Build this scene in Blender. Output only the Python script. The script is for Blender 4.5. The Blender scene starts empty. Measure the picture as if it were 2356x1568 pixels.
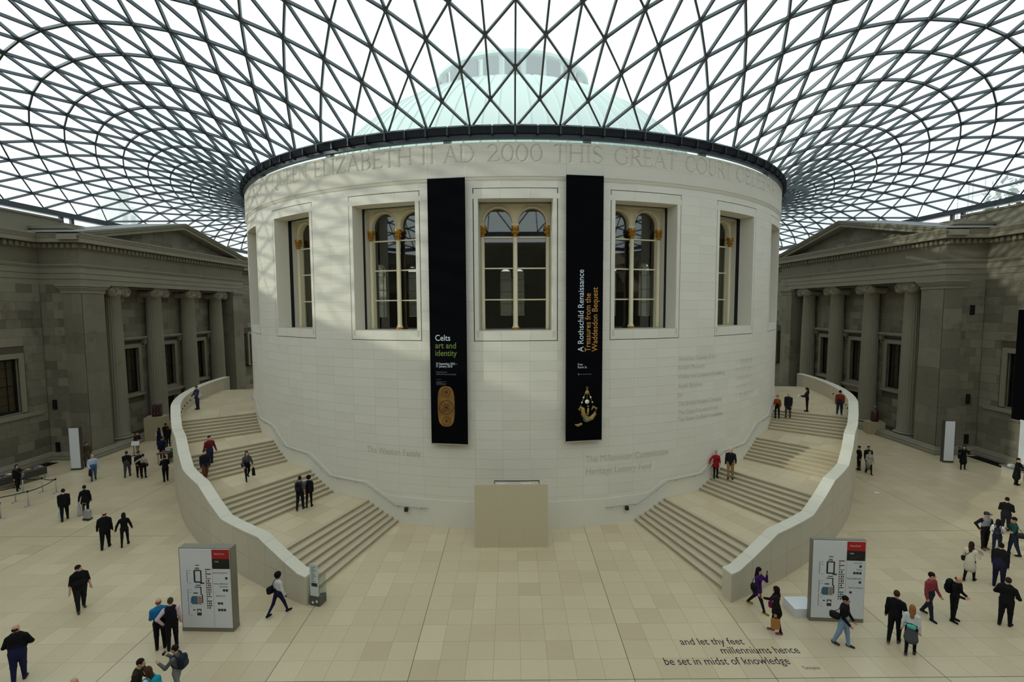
import bpy, math, random
import numpy as np
from mathutils import Matrix, Vector

random.seed(7)
rng = np.random.default_rng(7)
sc = bpy.context.scene
COL = sc.collection
R = math.radians
PI = math.pi

# ------------------------------------------------------------------ camera
CAM = np.array([-0.265, -46.0, 11.396])
FPX = 1111.0
def _axes(yaw, pitch, roll):
    cy, sy, cp, sp, cr, sr = math.cos(yaw), math.sin(yaw), math.cos(pitch), math.sin(pitch), math.cos(roll), math.sin(roll)
    fwd = np.array([sy*cp, cy*cp, sp]); right = np.array([cy, -sy, 0.]); up = np.cross(right, fwd)
    return right*cr + up*sr, -right*sr + up*cr, fwd
AX = _axes(R(0.16), R(-4.10), R(-0.30))
cam_data = bpy.data.cameras.new('camera')
cam_data.sensor_width = 36.0
cam_data.lens = FPX/2356*36.0
cam_data.clip_end = 600
cam = bpy.data.objects.new('camera', cam_data)
COL.objects.link(cam)
m = Matrix.Identity(4)
for i in range(3):
    m[i][0], m[i][1], m[i][2], m[i][3] = AX[0][i], AX[1][i], -AX[2][i], CAM[i]
cam.matrix_world = m
sc.camera = cam
def proj(p):
    d = np.asarray(p, float) - CAM
    x, y, z = d @ AX[0], d @ AX[1], d @ AX[2]
    z = np.where(z < .1, .1, z)
    return 1178 + FPX*x/z, 784 - FPX*y/z, z

# ------------------------------------------------------------------ sky, sun, exposure
w = bpy.data.worlds.new('world'); sc.world = w; w.use_nodes = True
bg = w.node_tree.nodes['Background']
bg.inputs[0].default_value = (0.92, 0.965, 1.0, 1); bg.inputs[1].default_value = 1.0
sun_d = bpy.data.lights.new('sun', 'SUN'); sun_d.energy = 1.7; sun_d.angle = R(1.0); sun_d.color = (1.0, 0.93, 0.80)
sun = bpy.data.objects.new('sun', sun_d); COL.objects.link(sun)
sun.rotation_euler = Vector((0.86, 0.26, -0.285)).to_track_quat('-Z', 'Y').to_euler()
vs = sc.view_settings
vs.view_transform = 'Standard'; vs.look = 'None'; vs.gamma = 1.0; vs.exposure = 0.42; vs.use_curve_mapping = False

# ------------------------------------------------------------------ materials
def lin(c):
    return tuple(((x/255)/12.92 if x/255 <= .04045 else ((x/255+.055)/1.055)**2.4) for x in c)
MATS = {}
def plain(name, c, rough=.6, metal=0., spec=.5, emit=None):
    if name in MATS: return MATS[name]
    m = bpy.data.materials.new(name); m.use_nodes = True
    b = m.node_tree.nodes['Principled BSDF']
    b.inputs['Base Color'].default_value = (*lin(c), 1); b.inputs['Roughness'].default_value = rough
    b.inputs['Metallic'].default_value = metal; b.inputs['Specular IOR Level'].default_value = spec
    MATS[name] = m
    return m
def stone(name, c1, c2, rough=.6, sc1=.35, sc2=3.0, mott=.25, bump=.02, stain=None, spec=.4, veins=0.):
    """two-tone stone: per-piece tone (attribute 'tone' + object colour) plus world-space mottling"""
    if name in MATS: return MATS[name]
    m = bpy.data.materials.new(name); m.use_nodes = True
    N = m.node_tree.nodes; L = m.node_tree.links
    b = N['Principled BSDF']
    at = N.new('ShaderNodeAttribute'); at.attribute_name = 'tone'
    oi = N.new('ShaderNodeObjectInfo')
    ad = N.new('ShaderNodeMath'); ad.operation = 'ADD'
    L.new(at.outputs['Fac'], ad.inputs[0]); L.new(oi.outputs['Color'], ad.inputs[1])
    geo = N.new('ShaderNodeNewGeometry')
    n1 = N.new('ShaderNodeTexNoise'); n1.inputs['Scale'].default_value = sc1; n1.inputs['Detail'].default_value = 4
    n2 = N.new('ShaderNodeTexNoise'); n2.inputs['Scale'].default_value = sc2; n2.inputs['Detail'].default_value = 6; n2.inputs['Roughness'].default_value = .65
    L.new(geo.outputs['Position'], n1.inputs['Vector']); L.new(geo.outputs['Position'], n2.inputs['Vector'])
    mx = N.new('ShaderNodeMath'); mx.operation = 'MULTIPLY_ADD'
    L.new(n1.outputs['Fac'], mx.inputs[0]); mx.inputs[1].default_value = mott*1.6
    L.new(ad.outputs[0], mx.inputs[2])
    m2 = N.new('ShaderNodeMath'); m2.operation = 'MULTIPLY_ADD'; m2.use_clamp = True
    L.new(n2.outputs['Fac'], m2.inputs[0]); m2.inputs[1].default_value = mott
    sb = N.new('ShaderNodeMath'); sb.operation = 'SUBTRACT'; L.new(mx.outputs[0], sb.inputs[0]); sb.inputs[1].default_value = mott*1.3
    L.new(sb.outputs[0], m2.inputs[2])
    mix = N.new('ShaderNodeMix'); mix.data_type = 'RGBA'
    L.new(m2.outputs[0], mix.inputs['Factor'])
    mix.inputs['A'].default_value = (*lin(c1), 1); mix.inputs['B'].default_value = (*lin(c2), 1)
    out = mix.outputs['Result']
    if stain:
        n3 = N.new('ShaderNodeTexNoise'); n3.inputs['Scale'].default_value = stain[1]; n3.inputs['Detail'].default_value = 8; n3.inputs['Roughness'].default_value = .7
        L.new(geo.outputs['Position'], n3.inputs['Vector'])
        rp = N.new('ShaderNodeValToRGB'); rp.color_ramp.elements[0].position = stain[2]; rp.color_ramp.elements[1].position = stain[3]
        L.new(n3.outputs['Fac'], rp.inputs[0])
        mix2 = N.new('ShaderNodeMix'); mix2.data_type = 'RGBA'
        L.new(rp.outputs[0], mix2.inputs['Factor']); L.new(out, mix2.inputs['A']); mix2.inputs['B'].default_value = (*lin(stain[0]), 1)
        out = mix2.outputs['Result']
    L.new(out, b.inputs['Base Color'])
    b.inputs['Roughness'].default_value = rough; b.inputs['Specular IOR Level'].default_value = spec
    if bump:
        bp = N.new('ShaderNodeBump'); bp.inputs['Strength'].default_value = .35; bp.inputs['Distance'].default_value = bump
        L.new(n2.outputs['Fac'], bp.inputs['Height']); L.new(bp.outputs[0], b.inputs['Normal'])
    MATS[name] = m
    return m
def facing(N, L, base, gain, power):
    """reflectance that rises towards grazing view, the same from either side of a thin sheet"""
    lw = N.new('ShaderNodeLayerWeight'); lw.inputs[0].default_value = .5
    a = N.new('ShaderNodeMath'); a.operation = 'POWER'; L.new(lw.outputs['Facing'], a.inputs[0]); a.inputs[1].default_value = power
    b = N.new('ShaderNodeMath'); b.operation = 'MULTIPLY_ADD'; L.new(a.outputs[0], b.inputs[0]); b.inputs[1].default_value = gain; b.inputs[2].default_value = base
    return b.outputs[0]
def glass_roof():
    m = bpy.data.materials.new('roof_glass'); m.use_nodes = True
    N = m.node_tree.nodes; L = m.node_tree.links
    N.remove(N['Principled BSDF']); o = N['Material Output']
    t = N.new('ShaderNodeBsdfTransparent'); t.inputs[0].default_value = (.88, .975, .965, 1)
    tr = N.new('ShaderNodeBsdfTranslucent'); tr.inputs[0].default_value = (.86, .95, .94, 1)
    g = N.new('ShaderNodeBsdfGlossy'); g.inputs['Roughness'].default_value = .03; g.inputs[0].default_value = (.8, .9, .9, 1)
    a = N.new('ShaderNodeMixShader'); a.inputs[0].default_value = .34
    L.new(t.outputs[0], a.inputs[1]); L.new(tr.outputs[0], a.inputs[2])
    f = facing(N, L, .04, .55, 4.)
    c = N.new('ShaderNodeMixShader'); L.new(f, c.inputs[0]); L.new(a.outputs[0], c.inputs[1]); L.new(g.outputs[0], c.inputs[2])
    L.new(c.outputs[0], o.inputs[0]); return m
def glass_pane(name, tint=(.8, .85, .85), refl=.06, rough=.02):
    if name in MATS: return MATS[name]
    m = bpy.data.materials.new(name); m.use_nodes = True
    N = m.node_tree.nodes; L = m.node_tree.links
    N.remove(N['Principled BSDF']); o = N['Material Output']
    t = N.new('ShaderNodeBsdfTransparent'); t.inputs[0].default_value = (*tint, 1)
    g = N.new('ShaderNodeBsdfGlossy'); g.inputs['Roughness'].default_value = rough
    f = facing(N, L, refl, .7, 4.)
    c = N.new('ShaderNodeMixShader'); L.new(f, c.inputs[0]); L.new(t.outputs[0], c.inputs[1]); L.new(g.outputs[0], c.inputs[2])
    L.new(c.outputs[0], o.inputs[0]); MATS[name] = m; return m

M_FLOOR = stone('floor_limestone', (192, 174, 141), (213, 197, 165), .34, .25, 5.0, .3, .002, ((150, 132, 98), 2.2, .66, .8), spec=.5)
M_JOINT = plain('joint_mortar', (112, 100, 80), .9)
M_DRUM = stone('drum_limestone', (226, 220, 205), (236, 231, 218), .62, .5, 4.0, .3, .004)
M_DRUMJ = plain('drum_joint_shade', (52, 49, 44), .9)  # joint backing, colour darkened so the shallow open grooves look deeply shaded
M_BAND = stone('band_limestone', (218, 211, 195), (230, 224, 209), .62, .5, 4.0, .3, .004)
M_STEP = stone('step_limestone', (180, 166, 137), (200, 187, 160), .45, .4, 5.0, .3, .003)
M_PARA = stone('parapet_limestone', (196, 188, 166), (212, 205, 186), .55, .5, 4.0, .3, .003)
M_COPE = stone('coping_limestone', (204, 198, 180), (218, 212, 196), .5, .5, 4.0, .3, .003)
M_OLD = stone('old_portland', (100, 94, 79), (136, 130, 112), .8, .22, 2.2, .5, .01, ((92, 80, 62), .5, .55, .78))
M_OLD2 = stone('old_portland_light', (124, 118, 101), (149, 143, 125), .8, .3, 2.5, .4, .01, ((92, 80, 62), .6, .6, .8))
M_OLDJ = plain('old_joint', (88, 80, 66), .9)
M_STEEL = plain('roof_steel', (88, 95, 100), .4, .5)
M_STEELD = plain('ring_steel', (62, 68, 74), .45, .6)
M_DARK = plain('louvre_black', (26, 28, 31), .5, .2)
M_GLASSR = glass_roof()
M_CREAM = plain('window_cream', (236, 224, 190), .6)
M_GOLD = plain('gilt', (186, 136, 52), .4, .6)
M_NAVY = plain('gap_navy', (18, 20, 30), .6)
M_BLACK = plain('black_paint', (16, 16, 17), .45)
M_WHITE = plain('white_panel', (224, 226, 230), .4)
M_CHROME = plain('brushed_steel', (178, 178, 174), .38, .35)
M_BROWN = plain('reading_room_brown', (58, 44, 30), .8)

# ------------------------------------------------------------------ mesh helpers
class MB:
    def __init__(s): s.v = []; s.f = []; s.m = []; s.t = []
    def add(s, vs, fs, mi=0, tone=.5):
        o = len(s.v); s.v.extend(tuple(map(float, p)) for p in vs)
        for f in fs: s.f.append(tuple(i+o for i in f)); s.m.append(mi); s.t.append(tone)
        return s
    def box(s, x0, x1, y0, y1, z0, z1, mi=0, tone=.5, M=None, skip=()):
        vs = [(x0,y0,z0),(x1,y0,z0),(x1,y1,z0),(x0,y1,z0),(x0,y0,z1),(x1,y0,z1),(x1,y1,z1),(x0,y1,z1)]
        if M is not None: vs = [tuple(M @ Vector(p)) for p in vs]
        fs = [(0,3,2,1),(4,5,6,7),(0,1,5,4),(1,2,6,5),(2,3,7,6),(3,0,4,7)]
        return s.add(vs, [f for k, f in enumerate(fs) if k not in skip], mi, tone)
    def hexa(s, a, b, mi=0, tone=.5):
        """solid between two quads a and b (4 points each, same order)"""
        return s.add(list(a)+list(b), [(0,3,2,1),(4,5,6,7),(0,1,5,4),(1,2,6,5),(2,3,7,6),(3,0,4,7)], mi, tone)
    def tube(s, pts, r, n=8, mi=0, cap=True, tone=.5, r2=None):
        pts = [Vector(p) for p in pts]; rs = r if isinstance(r, (list, tuple)) else [r]*len(pts)
        rings = []
        up = Vector((0, 0, 1))
        for i, p in enumerate(pts):
            d = (pts[min(i+1, len(pts)-1)] - pts[max(i-1, 0)]).normalized()
            a = d.cross(up)
            if a.length < 1e-3: a = d.cross(Vector((1, 0, 0)))
            a.normalize(); b = a.cross(d)
            rings.append([p + (a*math.cos(2*PI*k/n) + b*math.sin(2*PI*k/n))*rs[i] for k in range(n)])
        vs = [p for rr in rings for p in rr]; fs = []
        for i in range(len(pts)-1):
            for k in range(n):
                k2 = (k+1) % n; fs.append((i*n+k, i*n+k2, (i+1)*n+k2, (i+1)*n+k))
        if cap: fs.append(tuple(range(n))[::-1]); fs.append(tuple((len(pts)-1)*n+k for k in range(n)))
        return s.add(vs, fs, mi, tone)
    def lathe(s, prof, n=24, c=(0, 0, 0), mi=0, a0=0., a1=2*PI, tone=.5, M=None, fn=None):
        full = abs(a1-a0-2*PI) < 1e-6; cnt = n if full else n+1
        vs = []
        for (r, z) in prof:
            for k in range(cnt):
                a = a0+(a1-a0)*k/n; rr = r*(fn(a, z) if fn else 1.)
                vs.append((c[0]+rr*math.cos(a), c[1]+rr*math.sin(a), c[2]+z))
        if M is not None: vs = [tuple(M @ Vector(p)) for p in vs]
        fs = []
        for i in range(len(prof)-1):
            for k in range(n):
                k2 = (k+1) % cnt; fs.append((i*cnt+k, i*cnt+k2, (i+1)*cnt+k2, (i+1)*cnt+k))
        if full:
            if prof[0][0] > 1e-4: fs.append(tuple(range(cnt))[::-1])
            if prof[-1][0] > 1e-4: fs.append(tuple((len(prof)-1)*cnt+k for k in range(cnt)))
        return s.add(vs, fs, mi, tone)
    def ball(s, c, r, n=10, mi=0, tone=.5, M=None):
        rx, ry, rz = r if isinstance(r, (tuple, list)) else (r, r, r)
        prof = [(math.sin(PI*i/(n//2+1)), -math.cos(PI*i/(n//2+1))) for i in range(n//2+2)]
        vs = []; 
        for (q, z) in prof:
            for k in range(n): vs.append((c[0]+rx*q*math.cos(2*PI*k/n), c[1]+ry*q*math.sin(2*PI*k/n), c[2]+rz*z))
        if M is not None: vs = [tuple(M @ Vector(p)) for p in vs]
        fs = []
        for i in range(len(prof)-1):
            for k in range(n):
                k2 = (k+1) % n; fs.append((i*n+k, i*n+k2, (i+1)*n+k2, (i+1)*n+k))
        return s.add(vs, fs, mi, tone)
    def prism(s, poly, z0, z1, mi=0, tone=.5, fn=None):
        """extrude a closed 2-D polygon; fn maps (a,b,h) to a point"""
        fn = fn or (lambda a, b, h: (a, b, h)); n = len(poly)
        vs = [fn(a, b, z0) for a, b in poly]+[fn(a, b, z1) for a, b in poly]
        fs = [tuple(range(n))[::-1], tuple(range(n, 2*n))]+[(i, (i+1) % n, n+(i+1) % n, n+i) for i in range(n)]
        return s.add(vs, fs, mi, tone)
    def mesh(s, name, mats, smooth=False):
        me = bpy.data.meshes.new(name); me.from_pydata(s.v, [], s.f)
        for x in (mats if isinstance(mats, (list, tuple)) else [mats]): me.materials.append(x)
        if any(s.m): me.polygons.foreach_set('material_index', s.m)
        at = me.attributes.new('tone', 'FLOAT', 'FACE'); at.data.foreach_set('value', s.t)
        if smooth: me.polygons.foreach_set('use_smooth', [True]*len(s.f))
        me.update(); return me
    def build(s, name, mats, parent=None, smooth=False, recalc=True):
        me = s.mesh(name, mats, smooth)
        return obj(name, me, parent)
def obj(name, me, parent=None, M=None, tone=None):
    o = bpy.data.objects.new(name, me); COL.objects.link(o)
    if parent is not None: o.parent = parent
    if M is not None: o.matrix_local = M
    o.color = (tone, tone, tone, 1) if tone is not None else (0, 0, 0, 1)
    return o
def empty(name, loc=(0, 0, 0), rz=0.):
    o = bpy.data.objects.new(name, None); COL.objects.link(o); o.location = loc; o.rotation_euler = (0, 0, rz); o.empty_display_size = .2
    return o
def tag(o, label=None, cat=None, group=None, kind=None):
    if label: o['label'] = label
    if cat: o['category'] = cat
    if group: o['group'] = group
    if kind: o['kind'] = kind
    return o
def copy_tree(o, parent=None):
    c = o.copy(); COL.objects.link(c); c.parent = parent
    for ch in list(o.children): copy_tree(ch, c)
    return c
def rad(az, r, z):                      # azimuth in degrees from south, + towards east
    return (r*math.sin(R(az)), -r*math.cos(R(az)), z)
_tx = {}
def text_geo(s, size, bold=0.):
    k = (s, bold)
    if k not in _tx:
        cu = bpy.data.curves.new('t', 'FONT'); cu.body = s; cu.size = 1.0; cu.resolution_u = 3; cu.offset = bold
        o = bpy.data.objects.new('t', cu); COL.objects.link(o)
        dg = bpy.context.evaluated_depsgraph_get(); me = o.evaluated_get(dg).to_mesh()
        v = np.array([x.co[:] for x in me.vertices]).reshape(-1, 3); f = [tuple(p.vertices) for p in me.polygons]
        o.evaluated_get(dg).to_mesh_clear(); bpy.data.objects.remove(o); bpy.data.curves.remove(cu)
        _tx[k] = (v, f)
    v, f = _tx[k]
    return v*size, f
def put_text(mb, s, size, fn, bold=0., width=None, mi=0, align='L'):
    """fn(a, b) maps text-plane metres to a 3-D point; width rescales the line to a given length"""
    v, f = text_geo(s, size, bold)
    if len(v) == 0: return
    x = v[:, 0]-v[:, 0].min(); sx = width/x.max() if width else 1.
    x = x*sx
    if align == 'R': x = x-x.max()
    if align == 'C': x = x-x.max()/2
    mb.add([fn(a, b) for a, b in zip(x, v[:, 1])], f, mi)
def pick(items, n=300):
    """split pieces (centre, area m2, payload) into the n that show largest and the rest"""
    c = np.array([i[0] for i in items]); u, v, z = proj(c)
    s = np.array([i[1] for i in items])/z**2
    vis = (u > -30) & (u < 2386) & (v > -30) & (v < 1598)
    s = np.where(vis, s, s*1e-6)
    o = np.argsort(-s); return [items[k] for k in o[:n]], [items[k] for k in o[n:]]
_bm = {}
def block_mesh(wd, h, d, mat, skip=(4,)):
    k = (round(wd, 3), round(h, 3), d, mat.name)
    if k not in _bm: _bm[k] = MB().box(-wd/2, wd/2, 0, d, -h/2, h/2, skip=skip, tone=0).mesh('stone_block', mat)
    return _bm[k]
def place(items, parent, name, mat, n=300, d=.06):
    """items: (centre, area, (matrix, width, height, tone)); n largest as objects, the rest joined"""
    top, rest = pick(items, n)
    for c, a, (M, wd, h, t) in top: obj(name, block_mesh(wd, h, d, mat), parent, M, t)
    if rest:
        mb = MB()
        for c, a, (M, wd, h, t) in rest: mb.box(-wd/2, wd/2, 0, d, -h/2, h/2, M=M, tone=t, skip=(4,))
        tag(mb.build(name+'s_beyond', mat, parent), kind='stuff')
def frame(o, ua, un):
    """matrix with x along ua, y into the wall (-un), z up"""
    M = Matrix.Identity(4)
    for i in range(3): M[i][0], M[i][1], M[i][2], M[i][3] = ua[i], -un[i], (0, 0, 1)[i], o[i]
    return M
def ashlar(items, o, ua, un, a0, a1, z0, z1, bw, bh, excl=(), gap=.01, sp=.2):
    nr = max(1, round((z1-z0)/bh)); bh = (z1-z0)/nr
    for r in range(nr):
        zb, zt = z0+r*bh, z0+(r+1)*bh
        cuts = [a0]; a = a0+(bw*.5 if r % 2 else bw)
        while a < a1-.25*bw: cuts.append(a); a += bw*random.uniform(.85, 1.15)
        cuts.append(a1)
        for p, q in zip(cuts[:-1], cuts[1:]):
            segs = [(p, q)]
            for (ea, eb, ez0, ez1) in excl:
                if zt > ez0+.02 and zb < ez1-.02:
                    ns = []
                    for (s0, s1) in segs:
                        if s1 <= ea or s0 >= eb: ns.append((s0, s1)); continue
                        if s0 < ea: ns.append((s0, ea))
                        if s1 > eb: ns.append((eb, s1))
                    segs = ns
            for (s0, s1) in segs:
                if s1-s0 < .06: continue
                c = [o[i]+ua[i]*(s0+s1)/2+(0, 0, 1)[i]*(zb+zt)/2 for i in range(3)]
                wd, h = round(s1-s0-gap, 2), round(bh-gap, 3)
                items.append((c, wd*h, (frame(c, ua, un), wd, h, min(1, max(0, random.gauss(.5, sp))))))

# ------------------------------------------------------------------ floor
def r_out(az):
    return float(np.interp(abs(az), [14, 16.6, 22, 28, 34.5, 38, 46, 50, 56, 70, 100], [29.6, 29.35, 28.85, 28.35, 27.85, 27.6, 27.05, 26.95, 26.9, 26.85, 26.85]))
FL = MB(); FL.box(-36.4, 36.4, -48, 52, -.4, -.008, tone=.5)
floor = tag(FL.build('floor', M_JOINT), 'pale limestone paving of the court', kind='structure')
T = .868; tl = []
for ix in range(-41, 41):
    for iy in range(-26, 53):
        x, y = (ix+.5)*T, -24.2+(iy+.5)*T
        if abs(x) > 34.9 or y < -46.9: continue
        rr = math.hypot(x, y); az = math.degrees(math.atan2(x, -y))
        if rr < 21.4: continue
        if 18.5 < abs(az) < 110 and rr < r_out(az)-.9: continue
        t = min(1, max(0, random.gauss(.5, .17)))
        Mx = Matrix.Translation((x, y, 0)) @ Matrix(((1, 0, 0, 0), (0, 0, -1, 0), (0, 1, 0, 0), (0, 0, 0, 1)))
        tl.append(((x, y, 0), T*T*abs(11.4)/np.linalg.norm(np.array((x, y, 0))-CAM), (Mx, T-.006, T-.006, t)))
top, rest = pick(tl, 300)
tm = MB().box(-T/2+.003, T/2-.003, -T/2+.003, T/2-.003, -.03, 0, tone=0, skip=(0,)).mesh('floor_tile', M_FLOOR)
for c, a, (Mx, _, _, t) in top: obj('floor_tile', tm, floor, Matrix.Translation(c), t)
mb = MB(); g = T/2-.003
for (x, y, z), a, (Mx, _, _, t) in rest: mb.box(x-g, x+g, y-g, y+g, -.03, 0, tone=t, skip=(0,))
tag(mb.build('floor_tiles_beyond', M_FLOOR, floor), kind='stuff')
mb = MB()
for x in (-26*T, -15*T, -9*T, -4*T, 4*T, 9*T, 15*T, 26*T):
    y1 = -math.sqrt(max(0, 22.0**2-x*x))+.1 if abs(x) < 6 else (-27.9 if abs(x) < 9 else (-24.9 if abs(x) < 14 else 20))
    mb.box(x-.009, x+.009, -46.9, y1, -.01, .0012)
for y, xa, xb in ((-24.2-9*T, -34.9, 34.9), (-24.2+2*T, -34.9, -17.2), (-24.2+2*T, 17.2, 34.9)): mb.box(xa, xb, y-.009, y+.009, -.01, .0012)
mb.build('expansion_joint', plain('joint_dark', (70, 60, 46), .9), floor)
# carved verse in the floor
def ft(x, y): return lambda a, b: (x+a, y+b, .0016)
mb = MB()
put_text(mb, 'and let thy feet', .46, ft(5.43, -30.52), .004, 2.15)
put_text(mb, 'millenniums hence', .46, ft(6.63, -30.95), .004, 2.58)
put_text(mb, 'be set in midst of knowledge', .46, ft(4.61, -31.43), .004, 4.0)
put_text(mb, 'Tennyson', .19, ft(8.87, -31.66), .003, .54)
tag(mb.build('floor_verse', plain('verse_black', (24, 22, 20), .6), floor), 'dark lettering inlaid in the paving')

# ------------------------------------------------------------------ side walls with porticoes
YN, YF, YC = -9.9, 11.7, .9
XP, XW = 32.1, 35.2
COLY = [YC-6.98, YC-2.33, YC+2.33, YC+6.98]
PATH = [(XW, -48.2), (XW, YN), (XP, YN), (XP, YF), (XW, YF), (XW, 52.2)]
def sweep(mb, prof, path, sx, mi=0, tone=.5):
    """prof: (out, z) list; path (|x|, y) offset towards the court, mitred"""
    n = len(path); pts = []
    for i in range(n):
        def nrm(a, b):
            d = np.array(b, float)-np.array(a, float); d /= np.linalg.norm(d); return np.array([-d[1], d[0]])
        n1 = nrm(path[i-1], path[i]) if i else nrm(path[0], path[1]); n2 = nrm(path[i], path[i+1]) if i < n-1 else n1
        mv = (n1+n2)/(1+n1@n2); pts.append((np.array(path[i]), mv))
    vs = [((p+mv*o)[0]*sx, (p+mv*o)[1], z) for (o, z) in prof for (p, mv) in pts]
    fs = [(i*n+k, i*n+k+1, (i+1)*n+k+1, (i+1)*n+k) for i in range(len(prof)-1) for k in range(n-1)]
    return mb.add(vs, fs, mi, tone)
def column(parent, x, y, sx):
    fl = lambda a, z: 1-.075*abs(math.sin(12*a)) if 1.05 < z < 12.3 else 1.
    s = MB().lathe([(.80, .78), (.74, .9), (.72, 1.06), (.705, 3.5), (.69, 6), (.655, 9), (.60, 12.29), (.60, 12.31), (.62, 12.42)], 96, mi=0, fn=fl)
    c = s.build('column', M_OLD2, parent, True); c.location = (x*sx, y, 0)
    MB().lathe([(1.02, 0), (1.02, .32), (1.04, .38), (1.02, .46), (.9, .5), (.86, .56), (.9, .6), (.95, .66), (.92, .74), (.8, .79)], 40).build('column_base', M_OLD2, c, True)
    k = MB()
    k.box(-.78, .78, -.86, .86, 13.04, 13.2)                       # abacus
    k.lathe([(.62, 12.4), (.72, 12.5), (.78, 12.62), (.70, 12.75)], 32)
    k.box(-.72, .72, -.62, .62, 12.72, 13.05)
    cap = k.build('capital', M_OLD2, c)
    for sy in (-1, 1):
        v = MB()
        v.lathe([(.0, -.78), (.39, -.78), (.4, -.5), (.28, 0), (.4, .5), (.39, .78), (0, .78)], 24, M=Matrix.Translation((0, sy*.66, 12.72)) @ Matrix.Rotation(PI/2, 4, 'Y'))
        for fx in (-1, 1):
            pts = [(fx*.8, sy*.66+sy*math.cos(t)*(.37-.026*t), 12.72+math.sin(t)*(.37-.026*t)) for t in np.linspace(0, 12, 40)]
            v.tube(pts, .045, 6)
            v.ball((fx*.8, sy*.66, 12.72), .075, 8)
        v.build('volute', M_OLD2, cap, True)
    return c
def sash(parent, x, y, z0, z1, hw, sx, nz=5, nx=4, name='window'):
    """side wall window: recess, black sash bars, glass and pale blind"""
    bl = MB().box(min(sx*(x+.42), sx*(x+.47)), max(sx*(x+.42), sx*(x+.47)), y-hw, y+hw, z0, z1).build('blind', M_BLIND, parent)
    fr = MB()
    b0, b1 = sorted((sx*(x+.2), sx*(x+.3)))
    for yy in (-hw, hw): fr.box(b0, b1, y+yy-.1, y+yy+.1, z0, z1)
    fr.box(b0, b1, y-hw, y+hw, z0, z0+.16); fr.box(b0, b1, y-hw, y+hw, z1-.12, z1); fr.box(b0, b1, y-hw, y+hw, (z0+z1)/2-.04, (z0+z1)/2+.05)
    f = fr.build('sash_frame', M_BLACK, parent)
    c0, c1 = sorted((sx*(x+.22), sx*(x+.27)))
    for i in range(1, nx): MB().box(c0, c1, y-hw+2*hw*i/nx-.02, y-hw+2*hw*i/nx+.02, z0, z1).build('glazing_bar', M_BLACK, f)
    for i in range(1, nz+1):
        zz = z0+(z1-z0)*i/(nz+1); MB().box(c0, c1, y-hw, y+hw, zz-.02, zz+.02).build('glazing_bar', M_BLACK, f)
    MB().add([(sx*(x+.26), y-hw, z0), (sx*(x+.26), y+hw, z0), (sx*(x+.26), y+hw, z1), (sx*(x+.26), y-hw, z1)], [(0, 1, 2, 3)]).build('pane', M_SGLASS, parent)
    rv = MB(); d0, d1 = sorted((sx*x, sx*(x+.5)))
    rv.box(d0, d1, y-hw-.12, y-hw, z0-.1, z1+.1).box(d0, d1, y+hw, y+hw+.12, z0-.1, z1+.1).box(d0, d1, y-hw-.12, y+hw+.12, z1, z1+.12).box(d0, d1, y-hw-.12, y+hw+.12, z0-.12, z0)
    rv.build('reveal', M_OLD, parent)
    sr = MB(); e0, e1 = sorted((sx*(x-.09), sx*(x+.05)))
    W = .36
    sr.box(e0, e1, y-hw-W, y-hw, z0-.05, z1+W).box(e0, e1, y+hw, y+hw+W, z0-.05, z1+W).box(e0, e1, y-hw, y+hw, z1, z1+W)
    sr.build('surround', M_OLD2, parent)
M_BLIND = plain('window_blind', (132, 116, 94), .8)
M_SGLASS = glass_pane('sash_glass', (.62, .62, .58), .04)
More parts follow.
